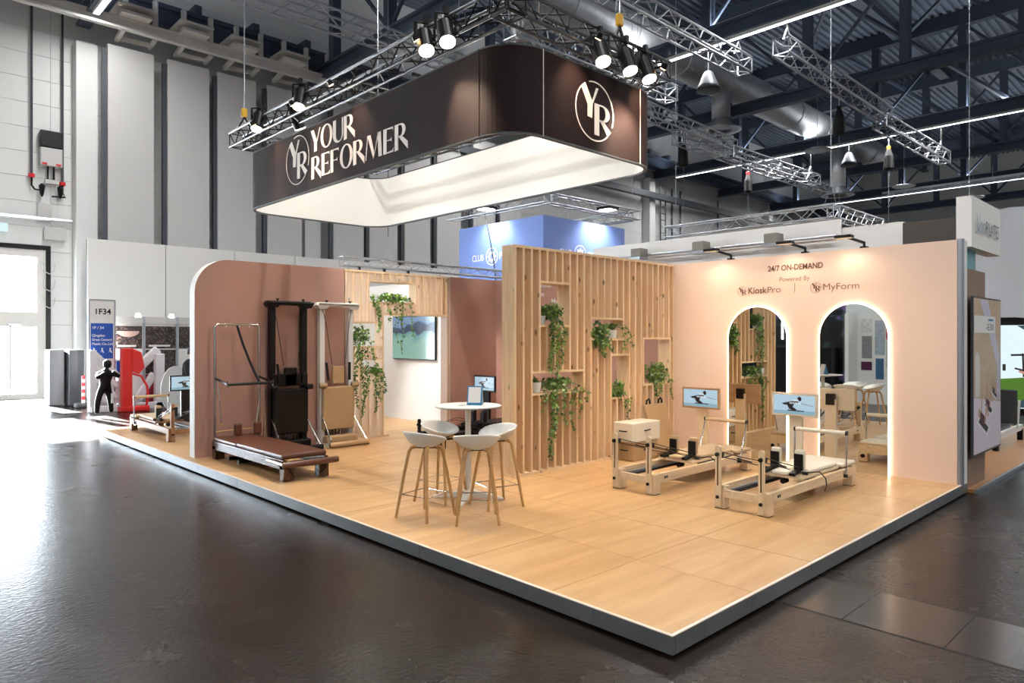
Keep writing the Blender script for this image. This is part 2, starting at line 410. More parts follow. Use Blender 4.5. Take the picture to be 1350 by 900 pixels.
# ---- lattice girders along Y
GX = [2.0+8.05*i for i in range(-2, 8)]
near = {2.0: 'first', }
ordn = ['ninth', 'tenth', 'first', 'second', 'third', 'fourth', 'fifth', 'sixth', 'seventh', 'eighth']
for gi, gx in enumerate(GX):
    hasled = any(abs(gx-l) < .5 for l in LED_X)
    lab = 'slate blue lattice girder %s, %s from the gate side' % ('with light strip below' if hasled else 'without light strip', ordn[gi]) if gi > 1 else 'slate blue steel lattice girder overhead behind the camera, %s' % ('without a light strip' if gi else 'with a light strip')
    t = thing('roof_girder', lab, 'girder', (gx, 0, 12.0), group='lattice girders under the roof')
    o = (gx, 0, 12.0)
    MB(o).box((gx-.2, Y0, 12.0), (gx+.2, Y1-.3, 12.1)).box((gx-.06, Y0, 12.1), (gx+.06, Y1-.3, 12.42)).box((gx-.2, Y0, 12.42), (gx+.2, Y1-.3, 12.52)).build('bottom_chord', m_blue, t)
    MB(o).box((gx-.2, Y0, 16.4), (gx+.2, Y1-.3, 17.08)).build('top_chord', m_blue, t)
    ys = [-23.7+3.8*k for k in range(13)]
    pm = MB().box((-.17, -.17, 12.5-12), (.17, .17, 16.4-12)).mesh('post')
    for yy in ys: piece('post', pm, m_blue, t, (0, yy, 0))
    for k, (a, b) in enumerate(zip(ys[:-1], ys[1:])):
        MB().bar((0, a, .5) if k % 2 else (0, a, 4.5), (0, b, 4.5) if k % 2 else (0, b, .5), .10, .12).build('diagonal', m_blue, t)
for i, yy in enumerate((-21.5, -13.7, -5.9, 1.9, 9.4, 17.2)):
    t = thing('roof_purlin', 'slate blue roof beam running across the girders, %s from the back wall' % ['sixth', 'fifth', 'fourth', 'third', 'second', 'nearest'][i], 'beam', (0, yy, 16.55), group='roof beams across the girders')
    MB((0, yy, 16.55)).box((X0, yy-.25, 16.55), (X1, yy+.25, 16.65)).box((X0, yy-.07, 16.65), (X1, yy+.07, 17.08)).build('beam', m_blue, t)
for i, (p, q) in enumerate((((18.1, 7, 16.5), (26.2, 2, 12.6)), ((26.2, 10, 16.5), (34.2, 5, 12.6)), ((34.2, 12, 16.5), (42.3, 7, 12.6)), ((26.2, 9.4, 16.5), (34.2, 14.3, 16.5)), ((18.1, 14, 16.5), (26.2, 9.4, 16.5)), ((10.1, 21, 12.6), (18.1, 16, 16.4)), ((26.2, 3, 16.5), (34.2, 9.4, 16.5)))):
    tag(MB().bar(p, q, .14, .14).build('roof_brace', m_blue), 'slate blue diagonal brace between girders, ' + ['above the nearest silver truss', 'above the truss splice', 'over the far booths', 'flat under the deck at right', 'beside the silver duct', 'by the back wall at left', 'at the top right corner'][i], 'brace', 'roof braces')

# ---- light strips under every second girder
m_strip = E('led_diffuser', '#f2f6ff', 7)
for i, x in enumerate(LED_X):
    t = thing('led_strip_fixture', 'long white light strip under a slate girder, ' + ['behind the camera at left', 'above the left hall door', 'nearest the hanging banner', 'passing behind the long silver truss', 'farthest away above the right booths'][i], 'ceiling light', (x, 0, 11.88), group='light strips')
    MB((x, 0, 11.88)).box((x-.10, -22.1, 11.88), (x+.10, 22.3, 11.99)).build('housing', m_white, t)
    MB((x, 0, 11.88)).box((x-.17, -22.1, 12.522), (x+.17, 22.3, 12.55)).build('added_fill_trough', m_white, t)  # invented trough, added as a housing for the upward roof fill
    MB((x, 0, 11.88)).add([(x-.08, -22.1, 11.875), (x+.08, -22.1, 11.875), (x+.08, 22.3, 11.875), (x-.08, 22.3, 11.875)], [(0, 1, 2, 3)]).build('diffuser', m_strip, t)

# ---- silver duct with drop outlets
t = thing('air_duct', 'thick round silver duct hung under the roof deck', 'duct', (0, 14, 12.7))
o = (0, 14, 12.7)
MB(o).cyl((6, 14, 13.5), (44, 14, 13.5), .78, 28).build('pipe', m_duct, t, smooth=True)
for k in range(11):
    xx = 7.5+3.5*k; MB(o).cyl((xx-.05, 14, 13.5), (xx+.05, 14, 13.5), .81, 28).build('collar', m_duct, t)
for xx, zb in ((25.1, 11.2), (38.3, 10.1), (12.5, 10.9)):
    d = MB(o).cyl((xx, 14, 13.2), (xx, 14, zb+.5), .42, 20).build('outlet', m_duct, t, smooth=True)
    MB(o).lathe((xx, 14, zb), [(.42, .5), (.5, .3), (.85, .05), (.9, 0), (.55, .02), (.5, .12), (.1, .12)], 24).build('diffuser', m_alu, d, smooth=True)
for i, (x, y, z) in enumerate(((13.6, 10.2, 9.9), (4.6, 14.5, 11.2), (29.5, 11.5, 10.6), (40, 11, 10.4), (46, 9, 10.3))):
    t = thing('ceiling_disc', 'thin round glass-grey ceiling disc, ' + ['above the right spotlights', 'above the left end of the banner', 'beside the silver duct', 'below the fourth girder', 'above the tower sign'][i], 'disc', (x, y, z), group='round ceiling discs')
    MB().lathe((0, 0, 0), [(.55, 0), (.6, .02), (.6, .06), (.05, .1)], 28).build('disc', m_alu, t)
    MB().cyl((0, 0, .09), (0, 0, 16.4-z), .008, 6).build('rod', m_alu, t)

# ---- silver box trusses
def truss(name, label, p0, p1, s, mat, cat='truss', group=None, r=.024, step=None, rb=None, parent=None, lace=None):
    p0, p1 = Vector(p0), Vector(p1); d = p1-p0; Ln = d.length; d.normalize()
    up = Vector((0, 0, 1)); a = d.cross(up).normalized(); b = a.cross(d).normalized()
    t = parent if parent is not None else thing(name, label, cat, p0, 0, group); og = p0 if parent is None else parent.location
    cs = [(-1, -1), (1, -1), (1, 1), (-1, 1)]; off = [a*sx*s/2+b*sy*s/2 for sx, sy in cs]
    for f in off: MB(og).cyl(p0+f, p1+f, r, 8).build('chord', mat, t, smooth=True)
    n = max(2, round(Ln/(step or s*1.05))); mb = MB(og); rb = rb or r*.5
    for k in range(n):
        q0 = p0+d*Ln*k/n; q1 = p0+d*Ln*(k+1)/n
        for j in range(4):
            u, v = off[j], off[(j+1) % 4]
            if k % 2: u, v = v, u
            mb.cyl(q0+u, q1+v, rb, 5, cap=False)
    for q in (p0, p1):
        for j in range(4): mb.cyl(q+off[j], q+off[(j+1) % 4], rb, 5, cap=False)
    mb.build('lacing', lace or mat, t)
    return t
def hanger(t, p, z1, mat_strap=m_rub, spread=.3):
    o = t.location; p = Vector(p)
    q = .018 if p.z > 9 else .004
    MB(o).cyl(p+Vector((-spread, 0, 0)), p+Vector((0, 0, .5)), q, 5).cyl(p+Vector((spread, 0, 0)), p+Vector((0, 0, .5)), q, 5).build('bridle', m_alu, t)
    MB(o).cyl(p+Vector((0, 0, .5)), (p.x, p.y, z1), q*1.8, 6).build('strap', mat_strap, t)
TR = [('silver box truss that ends behind the right spotlights', (10.2, 12.2, 10.7), (18.4, 12.2, 10.75), ((17.8, 12.2, 10.95),)),
      ('silver box truss whose end hangs left of the long truss', (2.0, 9.45, 11.15), (18.7, 9.45, 11.1), ((18.27, 9.45, 11.35),)),
      ('long silver box truss, its near half', (17.8, 7.75, 11.05), (27.2, 7.75, 10.9), ((18.27, 7.75, 11.3), (26.2, 7.75, 11.1))),
      ('long silver box truss, its far half', (26.2, 7.65, 10.45), (34.9, 7.65, 10.5), ((34.37, 7.65, 10.75),)),
      ('silver box truss passing right of the banner below the duct', (17.6, 14.1, 10.9), (26.3, 14.1, 10.7), ((18.27, 14.1, 11.1),)),
      ('silver box truss end nearest the far white wall', (25.6, 13.9, 10.3), (35.0, 13.9, 10.45), ((34.37, 13.9, 10.65),)),
      ('silver box truss parallel behind the duct', (24.0, 15.6, 11.0), (42.0, 15.6, 11.0), ((34.37, 15.6, 11.2),)),
      ('silver box truss high behind the banner corner', (2.0, 16.5, 11.3), (17.0, 16.5, 11.3), ((10.1, 16.5, 11.5),))]
for lab, a, b, hs in TR:
    t = truss('box_truss', lab, a, b, .52, m_alu, group='silver trusses under the roof', r=.04, rb=.022, step=.62)
    for h in hs: hanger(t, h, 12.05)
# chain hoists and loudspeakers
def hoist(lab, x, y, z, ztop, colr):
    t = thing('chain_hoist', lab, 'hoist', (x, y, z), group='chain hoists under the roof')
    MB().cyl((0, 0, .35), (0, 0, ztop-z), .02, 6).build('chain', m_alu, t)
    MB().cbox((0, 0, .38), (.16, .16, .2)).build('hook_block', colr, t, bevel=.03)
    MB().lathe((0, 0, -.75), [(.16, 0), (.24, .1), (.22, .7), (.1, 1.05)], 10).build('chain_bag', m_rub, t)
    MB().cyl((0, 0, -.7), (0, 0, -4.6), .009, 5).build('drop_chain', m_alu, t)
m_yel = M('yellow_paint', '#c99a1e', .4); m_red = M('red_paint', '#d8242b', .4)
hoist('chain hoist with yellow hook above the right booths', 34.45, 10.0, 11.0, 12.2, m_yel)
hoist('chain hoist with red block left of the ladder', 34.45, 17.6, 11.0, 12.2, m_red)
hoist('chain hoist with black bag right of the banner', 26.4, 16.8, 11.0, 12.2, m_blk)
hoist('chain hoist beside the near truss end', 26.4, 9.3, 11.0, 12.2, m_blk)
for lab, x, y, z in (('dark horn loudspeaker hung before the silver duct', 18.27, 10.6, 10.75), ('dark horn loudspeaker below the duct outlet', 34.37, 11.9, 11.1)):
    t = thing('horn_speaker', lab, 'loudspeaker', (x, y, z), group='horn loudspeakers')
    MB().lathe((0, 0, 0), [(.42, -.3), (.36, -.1), (.16, .35), (.1, .4)], 12).build('horn', m_dgrey, t, smooth=True)
    MB().cyl((0, 0, .38), (0, 0, 12.1-z), .02, 6).build('rod', m_dgrey, t)
for lab, x, y, z in (('grey floodlight on the girder at upper right', 26.4, 1.0, 11.6), ('grey floodlight on the strip-lit girder at right edge', 34.75, 2.1, 11.5)):
    t = thing('floodlight', lab, 'floodlight', (x, y, z), group='grey girder floodlights')
    MB().box((-.35, -.35, .1), (.35, .35, .5)).build('housing', m_dgrey, t, bevel=.03)
    MB().box((-.4, -.4, 0), (.4, .4, .09)).build('reflector', m_alu, t)
# cable tray
t = thing('cable_tray', 'silver cable tray under the girders above the tower sign', 'cable tray', (46, 8, 11.2))
for sx in (-1, 1): MB().box((sx*.45-.03, -12, 0), (sx*.45+.03, 6, .14)).build('side_rail', m_alu, t)
rung = MB().box((-.45, -.05, 0), (.45, .05, .05)).mesh('rung')
for k in range(24): piece('rung', rung, m_alu, t, (0, -11.8+.75*k, .02))
for k in range(4): MB().cyl((0, -10+5*k, .05), (0, -10+5*k, .9), .02, 6).build('hanger_rod', m_alu, t)

# ---- back wall fittings: cross beam, operable panels and their tracks
t = thing('cross_beam', 'slate blue beam along the top of the back wall', 'beam', (0, 23.5, 12.5))
MB((0, 23.5, 12.5)).box((X0, 23.25, 12.55), (X1, 23.75, 12.7)).box((X0, 23.44, 12.7), (X1, 23.56, 13.15)).box((X0, 23.25, 13.15), (X1, 23.75, 13.3)).build('beam', m_blue, t)
brk = MB().box((-.12, -.3, 0), (.12, .5, .28)).mesh('bracket')
for k in range(20): piece('bracket', brk, m_blue, t, (-3+2.1*k, 0, .8))
t = thing('panel_track', 'light grey track rail for the sliding wall panels', 'rail', (0, 22.6, 11.75))
MB((0, 22.6, 11.75)).box((-24, 22.5, 11.75), (10.2, 22.7, 11.83)).box((-24, 22.57, 11.83), (10.2, 22.63, 12.05)).box((-24, 22.5, 12.05), (10.2, 22.7, 12.12)).build('rail', m_whitep, t)
stub = MB().box((-.07, -.07, 0), (.07, .07, .85)).mesh('hanger_stub')
for k in range(18): piece('hanger_stub', stub, m_whitep, t, (-5.2+.9*k, 0, .37))
pos = [2.57, 4.42, 6.13, 8.0, 10.8, 12.5, 14.3, 16.1, 18.3, 20.1]
lbl = ['first', 'second', 'third', 'fourth', 'fifth', 'sixth', 'seventh', 'eighth', 'ninth', 'tenth']
for i, x in enumerate(pos):
    t = thing('sliding_wall_panel', 'tall grey sliding wall panel parked on the back wall, %s from the left' % lbl[i], 'wall panel', (x, 23.4, ZF), group='parked sliding wall panels')
    MB().box((0, -.08, .02), (1.4, .10, 11.45-ZF)).build('panel', m_wallg, t)
    MB().box((-.14, -.02, .02), (-.02, .16, 11.3-ZF)).build('edge_post', m_dgrey, t)
    if x < 10.3:
        MB().box((.1, -1.3, 12.12-ZF), (1.0, -.3, 12.22-ZF)).box((0.0, -1.35, 12.38-ZF), (1.1, -.2, 12.44-ZF)).box((.3, -.8, 12.2-ZF), (.8, -.5, 12.5-ZF)).build('track_plate', m_whitep, t)
        MB().bar((.3, -.9, 11.85-ZF), (.3, .1, 11.70-ZF), .12, .14).bar((1.3, -.05, 11.75-ZF), (.3, .05, 11.75-ZF), .12, .14).bar((1.3, -.6, 11.8-ZF), (1.3, .1, 11.70-ZF), .1, .12).build('cross_track', m_whitep, t)
t = sthing('wall_partition', 'low white wall in front of the sliding panels', (0, 23.1, ZF))
for k in range(13):
    a = 1.9+2.35*k
    MB((0, 23.1, ZF)).box((a+.012, 23.0, ZF), (a+2.338, 23.12, 4.96)).build('panel', m_part, t)
MB((0, 23.1, ZF)).box((1.9, 23.05, ZF), (32.4, 23.1, 4.94)).build('backing', m_dgrey, t)
t = thing('wall_ladder', 'dark steel access ladder on the far white wall', 'ladder', (34.8, 23.7, 5))
for sx in (-.28, .28): MB().cyl((sx, 0, -3), (sx, 0, 6.6), .05, 6).build('stile', m_dgrey, t)
rg = MB().cyl((-.28, 0, 0), (.28, 0, 0), .03, 6).mesh('rung')
for k in range(22): piece('rung', rg, m_dgrey, t, (0, 0, -2.7+.42*k))
tag(MB().box((14, 23.2, 10.6), (60, 23.55, 10.95)).build('wall_conduit', m_dgrey), 'dark duct running along the far white wall', 'conduit')
for i, xx in enumerate((36.6, 37.6, 42.5)):
    tag(MB().cyl((xx, 24.2, 3), (xx, 24.2, 11.8), .06, 6).build('wall_pipe', m_dgrey), 'thin dark pipe on the far white wall, %s from the ladder' % ['first', 'second', 'third'][i], 'pipe', 'far wall pipes')

# ---- control box with risers at far left of the back wall
yb = Y1-.02
t = thing('control_cabinet', 'grey wall cabinet with a black screen high on the back wall', 'control box', (.83, yb, 7.3))
MB().box((0, -.28, 0), (.60, 0, .58)).build('body', m_wallg, t, bevel=.02)
MB().box((0, -.30, .60), (.60, 0, 1.12)).build('screen', m_blk, t, bevel=.02)
for sx in (.1, .48): MB().box((sx-.06, -.292, .03), (sx+.08, -.281, .09)).build('red_label', m_red, t)
for sx in (.22, .38): MB().cyl((sx, -.15, 0), (sx, -.15, -.42), .03, 6).build('conduit', m_blk, t)
MB().box((.14, -.2, -.55), (.5, -.05, -.42)).build('junction_box', m_wallg, t)
for sx in (.05, .55): MB().lathe((sx, -.2, -1.0), [(.02, 0), (.06, .1), (.09, .35), (.03, .42)], 8).build('plug', m_blk, t)
MB().box((-.05, -.06, -1.75), (.35, 0, -1.15)).build('fuse_box', m_wallg, t, bevel=.03)
for i, (xx, zz) in enumerate(((.62, 6.95), (1.46, 6.8))):
    t = thing('riser_pipe', 'thin dark riser pipe on the back wall, %s of the cabinet' % ('left', 'right')[i], 'pipe', (xx, yb-.1, zz), group='riser pipes by the cabinet')
    MB().cyl((0, 0, 0), (0, 0, 12.4-zz), .035, 8).build('pipe', m_dgrey, t)
    MB().cyl((0, 0, -.05), (0, 0, .06), .09, 8).build('valve', m_red, t)
    MB().tube([(0, 0, 0), (0, 0, -.3), (.08, 0, -.42), (.3 if i == 0 else -.3, 0, -.44)], .03).build('elbow', m_blk, t)
tag(MB().cyl((-8, yb-.15, 5.6), (1.72, yb-.15, 5.6), .06, 8).build('wall_pipe', m_alu), 'silver pipe running along the wall above the hall door', 'pipe')
tag(MB().box((.95, yb-.2, 4.95), (1.55, yb, 5.35)).build('door_drive_box', m_wallg, bevel=.02), 'light grey box above the corner of the hall door', 'box')
t = thing('exit_sign', 'small green exit sign above the hall door at the frame edge', 'exit sign', (-.5, yb-.12, 5.1))
MB().box((0, 0, 0), (.5, .06, .26)).build('case', E('exit_green', '#d9f2f4', 1.0), t)

# ---- the big glazed hall gate
dr = sthing('door_1', 'white framed glazed hall gate with sunlight behind', (0, Y1, ZF))
def gbox(n, m, a, b, **k): return MB((0, Y1, ZF)).box(a, b).build(n, m, dr, **k)
gbox('frame', m_blk, (-10.6, Y1-.05, 4.62), (1.15, Y1+.2, 4.76)); gbox('frame', m_blk, (1.02, Y1-.05, ZF), (1.15, Y1+.2, 4.62)); gbox('frame', m_blk, (-10.6, Y1-.05, ZF), (-10.5, Y1+.2, 4.62))
gbox('head_panel', m_wallw, (-10.6, Y1, 4.765), (1.15, Y1+.1, 5.355))
for x in (-10.5, -8.45, -6.4, -4.35, -2.65, -.62): gbox('stile', m_whitep, (x, Y1, ZF), (x+.24, Y1+.12, 4.62))
gbox('stile', m_whitep, (.78, Y1, ZF), (1.02, Y1+.12, 4.62))
for z0, z1 in ((ZF, .02), (2.15, 2.62), (4.38, 4.62)):
    gbox('rail', m_whitep, (-10.26, Y1+.002, z0), (.78, Y1+.118, z1))
gbox('leaf_stile', m_whitep, (.05, Y1+.02, .02), (.11, Y1+.1, 2.15))
m_gl = glass('gate_glass')
for a, b in ((-10.26, -8.45), (-8.21, -6.4), (-6.16, -4.35), (-4.11, -2.65), (-2.41, -.62), (-.38, .78)):
    gbox('pane', m_gl, (a, Y1+.05, 2.62), (b, Y1+.06, 4.38)); gbox('pane', m_gl, (a, Y1+.05, .02), (b, Y1+.06, 2.15))
gbox('closer', m_alu, (.02, Y1-.08, 2.17), (.35, Y1, 2.24), bevel=.01)
for k in range(3):
    MB((0, Y1, ZF)).tube([(.90, Y1-.06, 4.25-.55*k), (.95, Y1-.1, 3.95-.55*k), (1.1, Y1-.12, 3.85-.55*k), (1.24, Y1-.1, 3.98-.55*k), (1.27, Y1-.02, 4.2-.55*k)], .015, 6).build('spiral_cable', m_wallg, dr)
m_stp = M('pale_paving', '#c9cbc8', .8)
struct(MB().box((-40, Y1+2.5, ZF-.2), (40, 70, ZF-.01)).build('ground', m_stp), 'pale sunlit yard outside the hall gate')
tag(MB().box((-12, 46, ZF), (6, 47, 3.2)).build('yard_wall', m_part), 'pale wall outside seen through the gate glass', 'wall')
# ================================================================== BOOTH PLATFORM
PX, PY = 6.5, 13.2
pf = sthing('floor_platform', 'raised booth platform tiled in pale oak look', (0, 0, 0))
MB().box((.03, .03, -.116), (PX, PY, -.012)).build('base', m_black, pf)
MB().box((.10, .10, ZF+.001), (PX, PY, -.116)).build('plinth', m_black, pf)
sx, sy = .968, .995
tile_me = {}
def tmesh(w, d):
    k = (round(w, 3), round(d, 3))
    if k not in tile_me: tile_me[k] = MB().box((.003, .003, -.012), (w-.003, d-.003, 0)).mesh('floor_tile')
    return tile_me[k]
x = .028; xs = [x, 1.04]
while xs[-1] < PX-.01: xs.append(min(xs[-1]+sx, PX))
ys = [.028, 1.02]
while ys[-1] < PY-.01: ys.append(min(ys[-1]+sy, PY))
for a, b in zip(xs[:-1], xs[1:]):
    for c, d in zip(ys[:-1], ys[1:]):
        piece('floor_tile', tmesh(b-a, d-c), m_tile, pf, (a, c, 0))
MB().box((.0, .0, -.004), (.026, PY, .002)).box((.026, 0, -.004), (PX, .026, .002)).build('edge_trim', m_trimw, pf)
y = 0; k = 0
for a, b in zip([0, .62, 2.58, 4.54, 6.5, 8.46, 10.42, 12.38], [.62, 2.58, 4.54, 6.5, 8.46, 10.42, 12.38, PY]):
    MB().box((.0, a+.002, -.116), (.029, b-.002, -.0045)).build('kick_panel', m_kick, pf)
for a, b in zip([.03, .36, .98, 1.95, 2.9, 3.9, 4.9, 5.9], [.36, .98, 1.95, 2.9, 3.9, 4.9, 5.9, PX]):
    MB().box((a+.002, .0, -.116), (b-.002, .029, -.0045)).build('kick_panel', m_kick, pf)

# ================================================================== BLUSH MIRROR WALL
WX = 6.23
wr = sthing('wall_blush', 'pale blush booth wall with two arched mirrors', (WX, 4, 0))
MB((WX, 4, 0)).box((WX, .05, 0), (WX+.2, 4.2, 3.0)).build('panel', m_blush, wr)
MB((WX, 4, 0)).box((WX, 4.2, 0), (WX+.2, 8.43, 3.0)).build('terracotta_panel', m_pink, wr)
MB((WX, 4, 0)).cyl((WX+.05, .03, 0), (WX+.05, .03, 3.01), .045, 16).build('end_post', m_alub, wr, smooth=True)
MB((WX, 4, 0)).box((WX+.10, .0, 0), (WX+.24, .05, 3.0)).build('end_plate', m_part, wr)
# the writing, read along -Y
xd, yd = (0, -1, 0), (0, 0, 1)
T = lambda n, s, y, z, size, m, **k: text(n, s, (WX-.001, y, z), xd, yd, size, m, wr, **k)
T('lettering', '24/7 ON-DEMAND', 2.47, 2.775, .082, m_txt, offset=.02, width=.80)
for s_, y_, z_, h_, w_ in (('24/7 ON-DEMAND', 7.64, 2.775, .082, .80), ('Powered By', 7.47, 2.615, .068, .44), ('KioskPro', 7.955, 2.462, .095, .51), ('MyForm', 6.845, 2.462, .095, .475)):
    T('lettering', s_, y_, z_, h_, m_part, width=w_, offset=.01)
MB((WX, 4, 0)).box((WX-.004, 7.237, 2.45), (WX, 7.245, 2.58)).build('divider', m_part, wr)
T('lettering', 'Powered By', 2.30, 2.615, .068, m_txtl, width=.44)
T('lettering', 'Kiosk', 2.785, 2.462, .095, m_txt, offset=.014, width=.29)
T('lettering', 'Pro', 2.488, 2.462, .095, m_txt, offset=-.008, width=.20)
T('lettering', 'MyForm', 1.675, 2.462, .095, m_txt, offset=-.008, width=.475)
MB((WX, 4, 0)).box((WX-.004, 2.065, 2.45), (WX, 2.071, 2.58)).build('divider', m_txtl, wr)
for yy in (2.88, 1.77):
    mb = MB((WX, 4, 0)); emblem(mb, (WX-.004, yy, 2.505), xd, yd, .074, t=.003, w=.03); mb.build('emblem', m_txt, wr)
def arch_mirror(lab, y0, y1, top):
    c = (y0+y1)/2; r = (y1-y0)/2; zs = top-r
    t = thing('arched_mirror', lab, 'mirror', (WX, c, 0), group='arched mirrors')
    P = lambda q: [(-q, .002)]+[(-q, zs*.5)]+[(q*math.cos(a), zs+q*math.sin(a)) for a in [math.pi-math.pi*i/36 for i in range(37)]]+[(q, zs*.5), (q, .002)]
    MB((WX, c, 0)).prism(P(r-.028), (WX-.03, c, 0), (0, -1, 0), (0, 0, 1), .02).build('glass', m_mirror, t)
    MB((WX, c, 0)).strip(P(r-.012), P(r-.027), (WX-.026, c, 0), (0, -1, 0), (0, 0, 1), .024).build('glow_strip', m_led, t)
arch_mirror('arched mirror with glowing edge reflecting the slat wall and ivy', 2.150, 3.118, 2.285)
arch_mirror('arched mirror with glowing edge nearest the wall end', .795, 1.730, 2.285)
# arm lights along the top of the wall
def arm_light(lab, y, x=WX, z=3.0):
    t = thing('arm_light', lab, 'wall light', (x+.1, y, z), group='arm lights on the blush wall')
    MB().box((-.05, -.04, 0), (.05, .04, .03)).build('clamp', m_blk, t)
    MB().bar((0, 0, .02), (0, 0, .09), .025, .025).bar((0, 0, .08), (-.30, .10, .13), .025, .03).build('arm', m_blk, t)
    h = MB().cbox((-.36, .13, .14), (.13, .22, .04)).build('lamp_head', m_blk, t, bevel=.01)
    MB().cbox((-.36, .13, .117), (.10, .19, .005)).build('lens', E('arm_lamp', '#ffd9a8', .6), h)
    light('arm_spot', 'SPOT', (x-.26, y+.13, z+.10), 22, (1, .80, .60), target=(x-.1, y, 1.2), spot_size=R(150), spot_blend=1.0, shadow_soft_size=.12)
for lab, y in (('black arm light on the blush wall left of the lettering', 3.12), ('black arm light on the blush wall above the divider', 1.96), ('black arm light on the blush wall right of the lettering', 1.16)):
    arm_light(lab, y)

# ================================================================== PINE SLAT PARTITION (front)
YA, DA, HA = 4.077, .235, 3.0
sa = thing('slat_partition', 'tall pine slat partition with ivy niches beside the blush wall', 'partition', (2.585, YA, 0))
o = (2.585, YA, 0)
MB(o).box((2.585, YA, HA-.035), (WX-.005, YA+DA, HA)).build('top_plate', m_pineh, sa)
MB(o).box((2.585, YA, .001), (WX-.005, YA+DA, .035)).build('bottom_plate', m_pineh, sa)
SP, SW = .151, .036
niches = [(3.08, 3.645, 1.975, 2.53), (2.925, 3.945, 1.065, 1.325), (4.125, 4.85, 1.79, 2.065), (4.575, 5.0, .915, 1.53), (5.395, 6.10, 1.08, 1.775)]
slat_me = {}
def slat(parent, x, z0, z1, base):
    k = round(z1-z0, 3)
    if k not in slat_me: slat_me[k] = MB().box((0, 0, 0), (SW, DA-.002, k)).mesh('slat')
    return piece('slat', slat_me[k], m_pine, parent, (x-base[0], .001, z0))
for i in range(25):
    x = 2.587+SP*i; cuts = sorted((n[2]-.03, n[3]+.03) for n in niches if n[0]-.02 < x < n[1]-.02)
    z = .035
    if i == 24: x = WX-.045
    for a, b in cuts:
        if a-z > .01: slat(sa, x, z, a, o)
        z = b
    slat(sa, x, z, HA-.035, o)
for (a, b, z0, z1) in niches:
    MB(o).box((a, YA+.003, z1), (b, YA+DA-.004, z1+.03)).build('niche_head', m_pineh, sa)
    MB(o).box((a, YA+.003, z0-.03), (b, YA+DA-.004, z0)).build('shelf', m_pineh, sa)
for xx in (5.36, 6.10): MB(o).box((xx, YA+.002, 1.05), (xx+SW, YA+DA-.003, 1.805)).build('niche_side', m_pine, sa)

# ================================================================== TERRACOTTA WALLS AND SECOND SLAT PARTITION
YB = 8.43
t = sthing('wall_terracotta', 'terracotta fabric booth wall with a rounded corner', (1.4, YB, 0)); o = (1.4, YB, 0)
def rpoly(x0, x1, h, r): return [(x0, 0), (x1, 0), (x1, h)]+[(x0+r-r*math.sin(R(a)), h-r+r*math.cos(R(a))) for a in range(0, 91, 6)]
MB(o).prism(rpoly(.147, 2.66, 3.0, .52), (0, YB+.004, 0), (1, 0, 0), (0, 0, 1), .2).build('core', m_part, t)
MB(o).prism(rpoly(.149, 2.66, 2.998, .52), (0, YB, 0), (1, 0, 0), (0, 0, 1), .004).build('fabric', m_pink, t)
t = sthing('wall_terracotta_end', 'plain terracotta fabric booth wall behind the slat partition', (5.7, YB, 0)); o = (5.7, YB, 0)
MB(o).box((5.0, YB+.004, 0), (6.45, YB+.2, 3.0)).build('core', m_part, t)
MB(o).box((5.003, YB, 0), (6.228, YB+.004, 2.998)).build('fabric', m_pink, t)
MB(o).box((4.935, YB+.01, 0), (5.0, YB+.21, 2.99)).build('frame_post', M('beige_frame', '#b89d86', .5), t)
sb = thing('slat_partition', 'pine slat partition with trailing ivy between the terracotta walls', 'partition', (2.675, YB, 0)); o = (2.675, YB, 0)
MB(o).box((2.675, YB, 2.965), (4.93, YB+DA, 3.0)).build('top_plate', m_pineh, sb)
MB(o).box((2.675, YB, .001), (3.575, YB+DA, .03)).build('bottom_plate', m_pineh, sb)
MB(o).box((3.575, YB, 2.215), (4.93, YB+DA, 2.25)).build('header_plate', m_pineh, sb)
for i in range(16):
    x = 2.677+.1505*i
    if x > 4.9: x = 4.893
    zlo = .03 if x < 3.56 else 2.25
    cuts = []
    if 3.16 < x < 4.12: cuts.append((2.42, 2.84))
    if 2.80 < x < 3.40: cuts.append((1.62, 2.09))
    if 3.10 < x < 3.40: cuts.append((1.12, 1.40))
    if x >= 3.56: cuts = [c for c in cuts if c[0] > 2.2]
    z = zlo
    for a, b in sorted(cuts):
        if a-z > .01: slat(sb, x, z, a, o)
        z = b
    slat(sb, x, z, 2.965, o)
for a, b, z in ((3.16, 4.16, 2.42), (3.16, 4.16, 2.81), (2.70, 3.44, 1.62), (2.70, 3.44, 2.06), (3.14, 3.44, 1.12), (3.14, 3.44, 1.40)):
    MB(o).box((a+.012, YB+.003, z), (b+.012, YB+DA-.003, z+.03)).build('shelf', m_pineh, sb)

